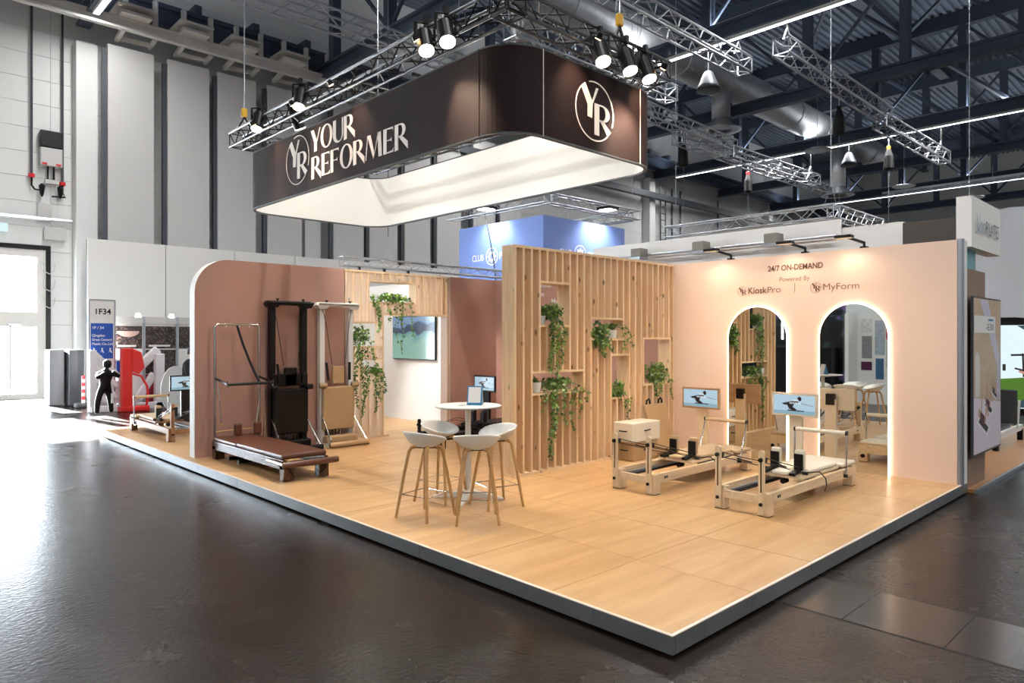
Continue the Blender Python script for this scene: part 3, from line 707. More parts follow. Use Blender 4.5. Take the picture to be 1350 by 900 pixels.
# ---- the white back room seen through the opening
struct(MB().box((5.3, YB+.2, 0), (5.5, 12.6, 3.0)).build('wall_white', m_part), 'white booth wall carrying the television')
struct(MB().box((2.9, 12.62, 0), (5.5, 12.8, 2.9)).build('wall_rear', m_part), 'white rear wall of the booth')
t = thing('television', 'flat television on the white wall behind the slat opening', 'television', (5.29, 10.0, 1.8))
MB().box((-.055, -.78, -.47), (-.012, .78, .47)).build('case', m_blk, t, bevel=.008)
MB().box((-.02, -.3, -.2), (.0, .3, .2)).build('mount', m_blk, t)
def tvmat():
    m, nt, b = newmat('television_picture'); N = nt.nodes.new; L = nt.links.new
    tc = N('ShaderNodeTexCoord'); sp = N('ShaderNodeSeparateXYZ'); L(tc.outputs['Object'], sp.inputs[0])
    n = N('ShaderNodeTexNoise'); n.inputs['Scale'].default_value = 2.2; n.inputs['Detail'].default_value = 1; L(tc.outputs['Object'], n.inputs['Vector'])
    ad = N('ShaderNodeMath'); ad.operation = 'MULTIPLY_ADD'; ad.inputs[1].default_value = .5; L(n.outputs[0], ad.inputs[0]); L(sp.outputs[2], ad.inputs[2])
    cr = N('ShaderNodeValToRGB'); e = cr.color_ramp.elements; e[0].position = .18; e[0].color = lin('#8fbfae'); e[1].position = .34; e[1].color = lin('#5f9fa0')
    for p, c in ((.37, '#1c3550'), (.52, '#2c4f78'), (.56, '#7d9fc4')):
        q = e.new(p); q.color = lin(c)
    L(ad.outputs[0], cr.inputs[0]); b.inputs['Base Color'].default_value = (.01, .01, .01, 1); b.inputs['Roughness'].default_value = .12
    L(cr.outputs[0], b.inputs['Emission Color']); b.inputs['Emission Strength'].default_value = .75
    return m
MB().box((-.0575, -.765, -.455), (-.0555, .765, .455)).build('screen', tvmat(), t)
t = thing('low_counter', 'low terracotta counter at the back of the white room', 'counter', (4.75, 12.2, 0))
MB().box((-.45, -.25, 0), (.54, .35, 1.12)).build('body', m_pink, t); MB().box((-.48, -.28, 1.12), (.54, .38, 1.16)).build('top', m_whitep, t)
for i, (dx, c, n, l) in enumerate(((-.33, '#7a1f22', .2, 'dark red storage tin on the low counter'), (-.08, '#d7d3ca', .26, 'pale grey storage tin on the low counter'), (.2, '#b98f60', .16, 'tan storage tin on the low counter'))):
    q = thing('storage_tin', l, 'tin', (4.75+dx, 12.2, 1.16)); MB().lathe((0, 0, 0), [(.09, 0), (.1, .01), (.1, n), (.095, n)], 20).build('body', M('tin_%d' % i, c, .5), q)
    MB().lathe((0, 0, n), [(.105, 0), (.105, .03), (.02, .035)], 20).build('lid', m_whitep, q)
t = truss('box_truss', 'slim silver truss above the second slat partition', (3.5, 10.0, 3.33), (9.0, 10.0, 3.33), .17, m_alu, r=.016, rb=.008, step=.26)
hanger(t, (4.6, 10.0, 3.42), 12.05, spread=.15)
for i, xx in enumerate((3.9, 4.5, 5.1)):
    q = thing('truss_spot', 'small black lamp under the slim silver truss, %s' % ['left', 'middle', 'right'][i], 'lamp', (xx, 10.0, 3.24), group='lamps under the slim truss')
    MB().cbox((0, 0, -.05), (.05, .05, .1)).build('clamp', m_blk, q); MB().cyl((0, 0, -.1), (.0, .1, -.16), .05, 10).build('head', m_blk, q)
    light('room_spot', 'SPOT', (xx, 10.12, 3.06), 26, (1, .96, .9), target=(4.3+.3*i, 11.6, .9), spot_size=R(130), spot_blend=.8, shadow_soft_size=.06)

# ================================================================== HANGING BANNER RING
BX0, BX1, BY0, BY1, BR, BZ0, BZ1 = 1.66, 4.56, 3.175, 10.3, .52, 4.113, 5.113
bn = thing('hanging_banner', 'large dark brown ring banner hung from the truss with white inside', 'banner', (3.1, 6.7, BZ0)); o = (3.1, 6.7, BZ0)
def rr(d):
    x0, x1, y0, y1, r = BX0+d, BX1-d, BY0+d, BY1-d, BR-d
    c = lambda cx, cy, a0, a1: [(cx+r*math.cos(R(a)), cy+r*math.sin(R(a))) for a in [a0+(a1-a0)*i/14 for i in range(15)]]
    return c(x0+r, y0+r, 180, 270), c(x1-r, y0+r, 270, 360), c(x1-r, y1-r, 0, 90), c(x0+r, y1-r, 90, 180)
oc, ic = rr(0), rr(.05)
def wallstrip(name, pts, mat, z0=BZ0+.012, z1=BZ1-.012, smooth=True):
    MB(o).grid([[(p[0], p[1], z0) for p in pts], [(p[0], p[1], z1) for p in pts]]).build(name, mat, bn, smooth=False, solid=.004)
for k in range(4):
    wallstrip('banner_corner', oc[k], m_sign); wallstrip('banner_side', [oc[k][-1], oc[(k+1) % 4][0]], m_sign)
    wallstrip('lining_corner', ic[k], m_signw); wallstrip('lining_side', [ic[k][-1], ic[(k+1) % 4][0]], m_signw)
loop_o = sum(oc, []); loop_i = sum(ic, [])
for z in (BZ0, BZ1):
    mb = MB(o); n = len(loop_o)
    vs = [(p[0], p[1], z-.01) for p in loop_o]+[(p[0], p[1], z-.01) for p in loop_i]+[(p[0], p[1], z+.01) for p in loop_o]+[(p[0], p[1], z+.01) for p in loop_i]
    fs = []
    for i in range(n):
        j = (i+1) % n
        fs += [(i, j, n+j, n+i), (2*n+i, 3*n+i, 3*n+j, 2*n+j), (i, 2*n+i, 2*n+j, j), (n+i, n+j, 3*n+j, 3*n+i)]
    mb.add(vs, fs).build('rim', m_dgrey, bn)
for x, y in ((BX0-.003, BY0+BR), (BX0+BR, BY0-.003), (BX1-BR, BY0-.003)):
    MB(o).cyl((x, y, BZ0), (x, y, BZ1), .006, 6).build('seam', m_trimw if y < BY0 else m_sign, bn)
lt = MB(o)
emblem(lt, (BX0-.008, 8.165, 4.665), (0, -1, 0), (0, 0, 1), .395, w=.035)
word(lt, 'YOUR', (BX0-.008, 7.712, 4.695), (0, -1, 0), (0, 0, 1), .338, 1.33)
word(lt, 'REFORMER', (BX0-.008, 7.693, 4.275), (0, -1, 0), (0, 0, 1), .338, 2.62)
lt.build('lettering', m_ltr, bn)
lt = MB(o); emblem(lt, (3.10, BY0-.008, 4.60), (1, 0, 0), (0, 0, 1), .37, w=.045); lt.build('emblem', m_ltr, bn)
# truss frame carrying it
m_dtr = M('dark_truss_metal', '#5d5f63', .3, .9)
tf = thing('banner_truss', 'dark rectangular truss frame above the brown banner', 'truss', (3.1, 6.7, 5.39))
for a, b in (((1.55, 2.95, 5.39), (1.55, 10.35, 5.39)), ((1.40, 3.10, 5.39), (4.45, 3.10, 5.39)), ((4.35, 3.25, 5.39), (4.35, 10.35, 5.39)), ((1.70, 10.2, 5.39), (4.2, 10.2, 5.39)), ((1.70, 6.6, 5.39), (4.2, 6.6, 5.39))):
    truss('', '', a, b, .25, m_dtr, r=.022, rb=.010, step=.25, parent=tf, lace=m_blk)
for x, y in ((1.9, 3.7), (4.2, 3.5), (1.9, 9.8), (4.2, 9.8), (4.2, 6.6), (1.75, 6.6)):
    MB(tf.location).cyl((x, y, 5.1), (x, y, 5.3), .006, 5).build('wire', m_blk, tf)
def hoist2(lab, x, y):
    t = thing('chain_hoist', lab, 'hoist', (x, y, 5.55), group='banner hoists')
    MB().cyl((0, 0, .3), (0, 0, 6.45), .009, 6).build('chain', m_alu, t); MB().cbox((0, 0, .28), (.1, .07, .16)).build('hook_block', m_yel, t, bevel=.02)
    MB().bar((0, 0, .2), (-.12, 0, -.02), .03, .03).bar((0, 0, .2), (.12, 0, -.02), .03, .03).build('bridle', m_blk, t)
hoist2('chain with yellow hook at the far left end of the banner truss', 1.55, 10.0)
hoist2('chain with yellow hook above the right banner lamps', 3.5, 3.1)
hoist2('chain with yellow hook at the far back of the banner truss', 4.35, 10.0)
m_lens = E('spot_lens', '#fff1d8', 14)
def spot(lab, p, d, energy, target, r=.10, cone=70, col=(1, .80, .58), arm=None, grp='banner truss spotlights'):
    p = Vector(p); d = Vector(d).normalized()
    t = thing('spotlight', lab, 'spotlight', p, group=grp)
    back = -d
    MB().cyl(back*.02, back*.30, r, 18).cyl(back*.30, back*.44, r*.8, 18, r*.55).build('body', m_blk, t, smooth=False)
    MB().cyl(back*.006, back*.03, r*.9, 18).build('lens', m_lens, t)
    c = back*.2; sdx = d.cross(Vector((0, 0, 1))).normalized()*(r+.02)
    MB().bar(c+sdx, c+sdx+Vector((0, 0, .2)), .015, .03).bar(c-sdx, c-sdx+Vector((0, 0, .2)), .015, .03).bar(c+sdx+Vector((0, 0, .2)), c-sdx+Vector((0, 0, .2)), .03, .015).build('yoke', m_blk, t)
    MB().cbox(c+Vector((0, 0, .24)), (.05, .05, .09)).build('clamp', m_blk, t)
    light('banner_spot', 'SPOT', p+d*.02, energy, col, target=target, spot_size=R(cone), spot_blend=.6, shadow_soft_size=r)
WARM = (1, .78, .54)
spot('black spotlight at the far left end of the banner truss', (1.34, 9.0, 5.27), (-.3, -.25, -1), 290, (.7, 8.6, 0), col=WARM)
spot('black spotlight above the lettering of the banner', (1.34, 7.5, 5.28), (-.3, -.25, -1), 243, (1.2, 7.0, 0), col=WARM)
spot('left one of the lamp pair near the rounded banner corner', (1.34, 4.27, 5.17), (-.2, -.5, -1), 300, (2.2, 1.8, 0), col=WARM)
spot('right one of the lamp pair near the rounded banner corner', (1.34, 3.87, 5.15), (-.2, -.5, -1), 243, (1.2, 3.0, 0), col=WARM)
spot('left one of three spotlights above the round emblem', (2.87, 2.85, 5.05), (-.2, -.45, -1), 374, (5.6, 1.7, .3), col=WARM)
spot('middle one of three spotlights above the round emblem', (3.40, 2.85, 5.08), (-.05, -.4, -1), 403, (5.3, 4.1, 1.5), col=WARM)
spot('right one of three spotlights above the round emblem', (3.80, 2.85, 5.08), (-.05, -.4, -1), 446, (3.3, 4.1, 1.4), cone=60, col=WARM)
spot('black spotlight inside the banner facing the second slat partition', (1.75, 8.25, 5.2), (.6, .2, -1), 1500, (3.6, 8.42, 2.4), col=(1, .96, .9), cone=46)
spot('black spotlight inside the banner facing the slat opening', (3.0, 6.5, 5.25), (.25, .2, -1), 190, (4.2, 6.0, 0), cone=90, col=WARM)
# small floods on outrigger arms that wash the banner
def flood(lab, p, root, target, energy=42):
    p = Vector(p); t = thing('arm_floodlight', lab, 'floodlight', p, group='small floodlights washing the banner'); rt = Vector(root)-p
    MB().bar(rt, (0, 0, .03), .025, .025).build('arm', m_blk, t)
    d = (Vector(target)-p).normalized()
    MB().cyl(-d*.07, (0, 0, 0), .035, 10, .045).build('head', m_blk, t); MB().cyl((0, 0, 0), d*.006, .036, 10).build('lens', E('flood_lens', '#ffcf8a', 25), t)
    light('banner_wash', 'SPOT', p+d*.03, energy, (1, .68, .44), target=target, spot_size=R(75), spot_blend=1, shadow_soft_size=.04)
for i, (y, l) in enumerate(((8.9, 'leftmost on the lettered side'), (7.5, 'above the word row'), (6.35, 'right of the word row'), (4.35, 'by the rounded corner on the lettered side'))):
    flood('small arm floodlight over the banner, '+l, (1.25, y, 5.30), (1.45, y-.02, 5.29), (1.66, y-.05, 4.75))
for i, (x, l) in enumerate(((2.65, 'left of the round emblem'), (3.95, 'right of the round emblem'))):
    flood('small arm floodlight over the banner, '+l, (x, 2.75, 5.24), (x, 3.0, 5.28), (x+.05, 3.17, 4.75), 55)

for i, (y, l) in enumerate(((5.2, 'near half'), (8.4, 'far half'))):
    t = thing('lining_lamp', 'round lamp hung inside the banner ring washing its white lining, '+l, 'lamp', (3.0, y, 5.0), group='lamps inside the banner')
    MB().cyl((0, 0, .0), (0, 0, .12), .12, 18).build('body', m_blk, t); MB().cyl((0, 0, .12), (0, 0, .28), .012, 6).bar((-1.2, 0, .28), (1.2, 0, .28), .04, .04).build('bracket', m_blk, t)
    MB().lathe((0, 0, 0), [(.11, 0), (.09, -.04), (.02, -.06)], 18).build('globe', E('lining_glow_%d' % i, '#fff3df', 4), t)
    light('lining_light', 'POINT', (3.0, y, 4.86), 52, (1, .96, .91), shadow_soft_size=.12)
# ================================================================== TABLE AND STOOLS
t = thing('bar_table', 'round white bar table with a four-footed base among the stools', 'table', (1.43, 3.62, 0))
MB().lathe((0, 0, 1.028), [(.36, 0), (.37, .006), (.37, .016), (.366, .018)], 48).build('table_top', m_whitep, t)
MB().lathe((0, 0, 1.022), [(.30, 0), (.368, .0055)], 48).build('edge_band', m_blk, t)
MB().cyl((0, 0, .05), (0, 0, 1.02), .032, 20).build('column', m_whitep, t, smooth=True)
MB().lathe((0, 0, 1.0), [(.14, .0), (.14, .022)], 20).build('mounting_plate', m_whitep, t)
for k in range(4):
    a = R(38+90*k); d = Vector((math.cos(a), math.sin(a), 0)); q = d.cross(Vector((0, 0, 1)))
    MB().add([d*.0+q*.035+Vector((0, 0, .03)), d*.0-q*.035+Vector((0, 0, .03)), d*.40-q*.02+Vector((0, 0, .002)), d*.40+q*.02+Vector((0, 0, .002)),
              d*.0+q*.035+Vector((0, 0, .11)), d*.0-q*.035+Vector((0, 0, .11)), d*.40-q*.02+Vector((0, 0, .025)), d*.40+q*.02+Vector((0, 0, .025))],
             [(0, 1, 2, 3), (7, 6, 5, 4), (0, 4, 5, 1), (1, 5, 6, 2), (2, 6, 7, 3), (3, 7, 4, 0)]).build('foot', m_whitep, t, bevel=.006)
def make_stool():
    t = thing('bar_stool', 'x', 'stool', group='white shell bar stools')
    rows = []; n = 32
    for r in (.02, .25, .45, .62, .76, .87, .95, 1.0):
        row = []
        for k in range(n):
            a = 2*math.pi*k/n; c, s = math.cos(a), math.sin(a)
            rear = max(0, (1-c)/2)**.85; e = max(0, (r-.45)/.55)
            x = r*c*(.185 if c > 0 else .20)-.01; y = r*s*.235
            z = .705+.06*r*r+(.105*rear)*e**1.5-.012*max(0, c)*e*e
            row.append((x, y, z))
        rows.append(row)
    MB().grid(rows, closed=True).add(rows[0], [tuple(range(n))]).build('seat_shell', m_white, t, smooth=True, solid=.012)
    for sx, sy in ((1, 1), (1, -1), (-1, 1), (-1, -1)):
        P = [(sx*.02, sy*.05, .705), (sx*.075, sy*.085, .705), (sx*.10, sy*.105, .695), (sx*.118, sy*.118, .665), (sx*.155, sy*.15, .44), (sx*.215, sy*.205, .002)]
        MB().tube(P, .021, 8, .015).build('leg', m_oak, t, smooth=True)
    f = lambda z: .215-(z/.665)*.095
    zf = .235; q = f(zf)-.006; q2 = q-.008
    MB().tube([(q, q2, zf), (-q, q2, zf), (-q, -q2, zf), (q, -q2, zf), (q, q2, zf)], .006, 6).build('foot_rest', m_steel, t)
    MB().box((-.07, -.09, .698), (.07, .09, .722)).build('mounting_plate', m_blk, t)
    return t
st = make_stool()
for i, (x, y, a, l) in enumerate(((.615, 3.31, 12, 'white shell bar stool with oak legs at the left front of the table'), (.89, 2.84, 52, 'white shell bar stool with oak legs nearest the camera'),
                                  (1.44, 3.16, 168, 'white shell bar stool with oak legs beside the slat partition'), (1.16, 3.76, -75, 'white shell bar stool with oak legs at the far side of the table'))):
    s = st if i == 0 else copy_tree(st); s.location = (x, y, 0.0005); s.rotation_euler = (0, 0, R(a)); s['label'] = l
m_cyan = M('blue_card_print', '#2f7fb0', .5)
t = thing('card_stand', 'small folded blue-bordered card stand on the bar table', 'card stand', (1.50, 3.58, 1.047), R(-52))
rot = Matrix.Rotation(R(14), 3, 'X')
def card(mb, y0, s, w=.17, h=.215, t_=.003):
    r = Matrix.Rotation(R(-14*s), 3, 'X'); mb.cbox(r @ Vector((0, 0, h/2))+Vector((0, y0, .001)), (w, t_, h), r)
mb = MB(); card(mb, -.055, 1); mb.build('front_card', m_cyan, t)
mb = MB(); r_ = Matrix.Rotation(R(-14), 3, 'X'); mb.cbox(r_ @ Vector((0, -.003, .115))+Vector((0, -.055, .001)), (.14, .002, .175), r_); mb.build('white_print', m_part, t)
mb = MB(); card(mb, .052, -1); mb.build('rear_card', m_part, t)
for k in range(4):
    q = thing('business_card', 'small pile of pale business cards on the bar table', 'card', (1.30+.006*k, 3.62-.01*k, 1.0463+.003*k), R(20+18*k), 'business cards on the bar table')
    MB().box((-.045, -.028, 0), (.045, .028, .0025)).build('paper', m_part, q)

# ================================================================== REFORMERS
def rbox(mb, a, b): return mb.box(a, b)
def reformer(lab, loc, rz, mw, mwz, mp, mf, bar_tilt=0., group='reformers', cord=True, mt=None, rh=.64):
    """head end (risers) at x = 0, foot end at x = 2.28"""
    t = thing('pilates_reformer', lab, 'reformer', loc, R(rz), group); L = 2.28; w = .30; mt = mt or m_blk
    for s in (-1, 1):
        y0 = s*w; yi = s*(w-.045)
        MB().box((.10, min(y0, yi), .135), (L-.12, max(y0, yi), .235)).build('side_rail', mw, t, bevel=.004)
        MB().box((.0, min(y0, s*(w-.115)), .006), (.125, max(y0, s*(w-.115)), .235)).build('leg', mwz, t, bevel=.005)
        MB().box((L-.12, min(y0, s*(w-.115)), .006), (L, max(y0, s*(w-.115)), .255)).build('leg', mwz, t, bevel=.005)
        MB().box((.004, min(y0, s*(w-.112)), .0005), (.12, max(y0, s*(w-.112)), .006)).build('foot_pad', m_rub, t)
        MB().box((L-.117, min(y0, s*(w-.112)), .0005), (L-.003, max(y0, s*(w-.112)), .006)).build('foot_pad', m_rub, t)
        # riser with a slot and rounded top
        yc = s*(w-.06)
        dz = .64-rh
        pts = [(-.03, .03), (.03, .03), (.03, rh)]+[(.03*math.cos(R(a)), rh+.03*math.sin(R(a))) for a in range(15, 180, 15)]+[(-.03, rh)]
        rs = MB().prism(pts, (-.034, yc, 0), (0, -1, 0), (0, 0, 1), .033).build('riser', mwz, t, bevel=.003)
        MB().box((-.0355, yc-.007, .25), (-.0338, yc+.007, .60-dz)).build('slot', m_wal, rs)
        MB().cyl((-.056, yc, .575-dz), (-.034, yc, .575-dz), .022, 12).cyl((-.06, yc, .575-dz), (-.055, yc, .575-dz), .012, 10).build('knob', m_blk, rs)
        MB().cyl((-.05, yc, .13), (-.034, yc, .13), .018, 12).build('bolt', m_blk, rs)
        MB().cyl((.0, yc, .57-dz), (.05, yc, .565-dz), .02, 10).cyl((.05, yc-.012, .565-dz), (.05, yc+.012, .565-dz), .028, 12).build('pulley', m_blk, rs)
        # rope: riser pulley to shoulder block and back
        MB().tube([(.05, yc, .59-dz), (.4, yc-s*.03, .50-dz*.7), (.75, yc-s*.06, .42), (.98, yc-s*.07, .36)], .005, 5).build('rope', m_blk, t)
        MB().tube([(.05, yc, .54-dz), (.35, yc-s*.02, .47-dz*.7), (.70, yc-s*.05, .38), (.93, yc-s*.07, .335)], .005, 5).build('rope', m_blk, t)
        MB().bar((.60, yc-s*.045, .42-dz*.5), (.36, yc-s*.02, .485-dz*.7), .03, .012).build('strap', m_blk, t)
        # shoulder rest
        sh = MB().box((1.06, s*.08, .335), (1.115, s*.195, .545)).build('shoulder_rest', mp, t, bevel=.022, bseg=3)
        MB().box((1.032, s*.088, .32), (1.062, s*.187, .50)).build('shoulder_back', m_blk, sh, bevel=.006)
        MB().bar((1.05, s*.137, .325), (.83, s*.16, .30), .06, .03).build('shoulder_bracket', m_blk, sh)
        MB().cyl((1.02, s*.2, .30), (1.02, s*.25, .30), .02, 10).build('cleat', m_blk, sh)
        # foot bar posts
        MB().cyl((1.93, s*(w+.012), .16), (1.96+bar_tilt, s*(w+.012), .66), .011, 10).build('bar_post', m_steel, t, smooth=True)
        MB().box((1.87, s*w, .12), (1.99, s*(w+.008), .22)).build('bar_bracket', m_steel, t, bevel=.004)
        MB().cyl((1.93, s*(w+.005), .16), (1.93, s*(w+.03), .16), .022, 12).build('bar_pivot', m_blk, t)
        MB().cyl((L+.005, s*(w-.06), .09), (L+.03, s*(w-.06), .09), .028, 12).build('wheel', m_blk, t)
        MB().box((.14, s*(w-.06)-.012, .15), (2.1, s*(w-.06)+.012, .175)).build('track', m_alub, t)
    MB().prism([(-.26, .13), (.26, .13), (.26, .235), (.20, .235), (.17, .205), (-.17, .205), (-.20, .235), (-.26, .235)], (.004, 0, 0), (0, -1, 0), (0, 0, 1), .05).build('head_crossbar', mw, t)
    MB().box((L-.10, -.19, .13), (L, .19, .255)).build('foot_crossbar', mw, t)
    for s in (-1, 1): MB().box((.06, s*.215-.035, .137), (1.95, s*.215+.035, .147)).build('track_shelf', m_blk, t)
    # carriage, head rest, pad, end platform
    MB().box((.88, -.25, .245), (1.88, .25, .275)).build('carriage', mw, t, bevel=.004)
    hp = [(.90, -.07), (1.12, -.12), (1.12, .12), (.90, .07)]
    MB().prism([(-.09, 0), (.09, 0), (.11, .2), (-.11, .2)], (.87, 0, .318), (0, -1, 0), (1, 0, 0), .042).build('head_rest', mp, t, bevel=.012, bseg=3)
    MB().box((1.10, -.235, .276), (1.88, .235, .325)).build('pad', mp, t, bevel=.02, bseg=3)
    MB().box((1.90, -.295, .256), (L, .295, .305)).build('end_pad', mp, t, bevel=.02, bseg=3)
    MB().cyl((.98, 0, .245), (.98, 0, .19), .02, 10).cyl((.95, 0, .19), (1.05, 0, .19), .03, 10).build('spring_hook', m_blk, t)
    for k in range(5):
        y = -.16+.08*k; MB().tube([(1.15, y, .215), (1.95, y, .215)], .014, 8).build('spring', m_blk, t)
    xt = 1.96+bar_tilt
    MB().cyl((xt, -w+.0, .66), (xt, w-.0, .66), .027, 16).build('foot_bar', mp if mp is not m_blkg else m_blk, t, smooth=True)
    for s in (-1, 1): MB().cyl((xt, s*w, .66), (xt, s*(w+.022), .66), .028, 14).build('bar_cap', m_blk, t)
    bd = MB().box((.20, -w-.003, .170), (.27, -w, .198)).build('badge', m_blk, t, bevel=.001)
    text('badge_lettering', 'YR', Vector(loc)+Matrix.Rotation(R(rz), 3, 'Z') @ Vector((.222, -w-.0035, .178)), Matrix.Rotation(R(rz), 3, 'Z') @ Vector((1, 0, 0)), (0, 0, 1), .013, m_ltr, bd, t=.0005)
    if cord: MB().tube([(1.06, -.2, .30), (1.22, -.30, .30), (1.30, -.335, .22), (1.30, -.345, .14), (1.24, -.35, .09)], .006, 6).build('loose_cord', m_blk, t)
    return t
reformer('pale maple reformer with cream pads nearest the platform edge', (3.05, 1.20, 0), 0, m_ash, m_ashz, m_cream, m_steel)
reformer('pale maple reformer with beige pads beside the pine slat partition', (3.05, 2.56, 0), 0, m_ash, m_ashz, m_beige, m_steel, bar_tilt=.16)
reformer('black reformer behind the bar stools', (3.30, 6.85, 0), 0, m_blk, m_blk, m_blkg, m_steel, cord=False, rh=.42)
reformer('wooden reformer behind the terracotta wall in the sunlight', (.69, 10.38, 0), 90, wood('oiled_walnut', '#7a5234', '#9a6d47', axis=0, scale=1.2), wood('oiled_walnut_upright', '#7a5234', '#9a6d47', axis=2, scale=1.2), m_beige, m_steel)

# ================================================================== SCREEN KIOSKS
m_sky = E('screen_sky', '#b3cfdf', .95); m_sea = E('screen_sea', '#8fb3c2', .9); m_fig = E('screen_figure', '#3a2f33', .5); m_skin = E('screen_skin', '#8a6f66', .7); m_wtx = E('screen_text', '#f2f7fa', 1.3)
def kiosk(lab, loc, rz, mbz, mcol, w=.62, h=.31, zc=.905):
    t = thing('screen_kiosk', lab, 'screen stand', loc, R(rz), 'screen kiosks')   # screen faces -x
    MB().box((-.02, -.085, .012), (.04, .085, zc)).build('column', mcol, t, bevel=.004)
    MB().box((-.16, -.17, .0005), (.16, .17, .012)).build('base_plate', mcol, t, bevel=.003)
    MB().box((.0, -.06, zc-.08), (.06, .06, zc+.08)).build('bracket', m_blk, t)
    MB().box((-.062, -w/2, zc-h/2), (-.022, w/2, zc+h/2)).build('bezel', mbz, t, bevel=.005)
    s = MB().box((-.0645, -w/2+.03, zc-h/2+.028), (-.062, w/2-.03, zc+h/2-.028)).build('screen', m_sky, t)
    xo = -.0650; A = ((xo, 0, zc), (0, -1, 0), (0, 0, 1), .0004)
    k = h
    def P(n, pts, m, dx=0): MB().prism([(p[0]*k, p[1]*k) for p in pts], (xo-dx, 0, zc), (0, -1, 0), (0, 0, 1), .0004).build(n, m, s)
    P('picture_sea', [(-.90, -.40), (.90, -.40), (.90, -.24), (-.90, -.27)], m_sea)
    P('picture_figure', [(-.55, .04), (-.30, .10), (-.05, .16), (.16, .18), (.22, .08), (.0, .03), (-.05, -.10), (.12, -.20), (.02, -.27), (-.22, -.18), (-.30, -.02), (-.42, -.02)], m_fig, .0004)
    P('picture_figure', [(.24+.09*math.cos(R(a)), .26+.10*math.sin(R(a))) for a in range(0, 360, 30)], m_fig, .0004)
    P('picture_figure', [(-.25, -.22), (.45, -.24), (.45, -.28), (-.3, -.27)], m_fig, .0004)
    P('picture_figure', [(.1, .12), (.85, -.02), (.85, -.035), (.1, .09)], m_skin, .0004)
    for dz, tx, sz in ((.06, 'YOUR', .024), (-.0, 'REFORMER', .024)):
        R3 = Matrix.Rotation(R(rz), 3, 'Z')
        text('picture_text', tx, Vector(loc)+R3 @ Vector((xo-.001, -.02, zc+.01+dz*.6)), R3 @ Vector((0, -1, 0)), (0, 0, 1), sz, m_wtx, s, t=.0006, align='CENTER')
    return t
kiosk('screen stand with brown wooden frame left of the arched mirrors', (5.62, 3.19, 0), 0, wood('brown_bezel', '#a9835c', '#bd976f', axis=1), m_ashz)
kiosk('screen stand with pale frame between the arched mirrors', (5.62, 1.775, 0), 0, M('pale_bezel', '#d9cbb6', .5), M('pale_column', '#d9cdb9', .5))
kiosk('black screen stand in front of the plain terracotta wall', (5.45, 7.85, 0), 0, m_blk, m_blk)
kiosk('black screen stand behind the terracotta wall at left', (1.26, 12.15, 0), 90, m_blk, m_blk, w=.62)

# ================================================================== BOXES AND JUMP BOARD
def sit_box(lab, a, b, mat):
    t = thing('sitting_box', lab, 'padded box', ((a[0]+b[0])/2, (a[1]+b[1])/2, a[2])); o = t.location
    MB(o).box(a, b).build('body', mat, t, bevel=.016, bseg=3)
    zc = (a[2]+b[2])/2+.02
    for yy in ((a[1]+b[1])/2,): MB(o).tube([(a[0]-.002, yy+.07, zc), (a[0]-.022, yy+.05, zc), (a[0]-.022, yy-.05, zc), (a[0]-.002, yy-.07, zc)], .010, 6).build('handle', m_blk, t)
    xx = (a[0]+b[0])/2; MB(o).tube([(xx-.07, a[1]-.002, zc), (xx-.05, a[1]-.022, zc), (xx+.05, a[1]-.022, zc+.01), (xx+.07, a[1]-.002, zc+.01)], .010, 6).build('handle', m_blk, t)
sit_box('tan padded box under the cream one by the slat partition', (4.63, 3.715, .001), (5.24, 4.06, .272), m_tan)
sit_box('cream padded box on top of the tan one', (4.60, 3.70, .274), (5.27, 4.06, .56), m_cream)
t = thing('jump_board', 'tan padded jump board leaning on the slat partition', 'jump board', (5.62, 3.86, 0))
r_ = Matrix.Rotation(R(-14), 3, 'X')
MB().cbox(r_ @ Vector((0, 0, .385))+Vector((0, 0, .012)), (.58, .055, .77), r_).build('board', m_tan, t, bevel=.02, bseg=3)
for sx in (-.16, .16):
    c = r_ @ Vector((sx, 0, .79)); MB().tube([c+Vector((-.05, 0, -.02)), c+Vector((-.04, 0, .05)), c+Vector((0, -.01, .075)), c+Vector((.04, 0, .05)), c+Vector((.05, 0, -.02))], .014, 6).build('loop_strap', m_blk, t)

# ================================================================== TRAPEZE BED
ox = (.64, 7.0, 0)
t = thing('trapeze_bed', 'brown leather half trapeze bed with a chrome frame', 'exercise bed', ox)
xa, xb, ya, yb_ = .325, .945, 5.86, 8.22
for s, x in ((-1, xa), (1, xb-.05)):
    MB(ox).box((x, ya+.02, .145), (x+.05, yb_, .265)).build('side_rail', m_wal, t, bevel=.004)
for x in (xa, xb-.14):
    MB(ox).box((x, ya, .001), (x+.14, ya+.12, .20)).build('leg', m_wal, t, bevel=.005); MB(ox).box((x, yb_-.12, .001), (x+.14, yb_, .20)).build('leg', m_wal, t, bevel=.005)
MB(ox).box((xa, ya, .17), (xb, ya+.10, .235)).build('end_rail', m_wal, t, bevel=.004)
MB(ox).box((xa+.05, yb_-.10, .15), (xb-.05, yb_, .25)).build('end_rail', m_wal, t, bevel=.004)
MB(ox).box((xa+.0, ya+.05, .267), (xb, 7.34, .335)).build('mattress', m_brown, t, bevel=.025, bseg=3)
MB(ox).box((xa+.0, 7.345, .267), (xb, yb_-.02, .325)).build('head_mattress', m_brown, t, bevel=.022, bseg=3)
MB(ox).cyl((xa-.03, ya-.045, .215), (xb+.10, ya-.045, .215), .04, 16).build('push_bar', m_brown, t, smooth=True)
MB(ox).box((xa-.012, ya+.25, .20), (xa-.001, ya+.42, .25)).build('latch_plate', m_steel, t, bevel=.004)
MB(ox).cyl((xa-.03, ya+.40, .235), (xa-.03, ya-.05, .225), .022, 10).build('latch_arm', m_steel, t)
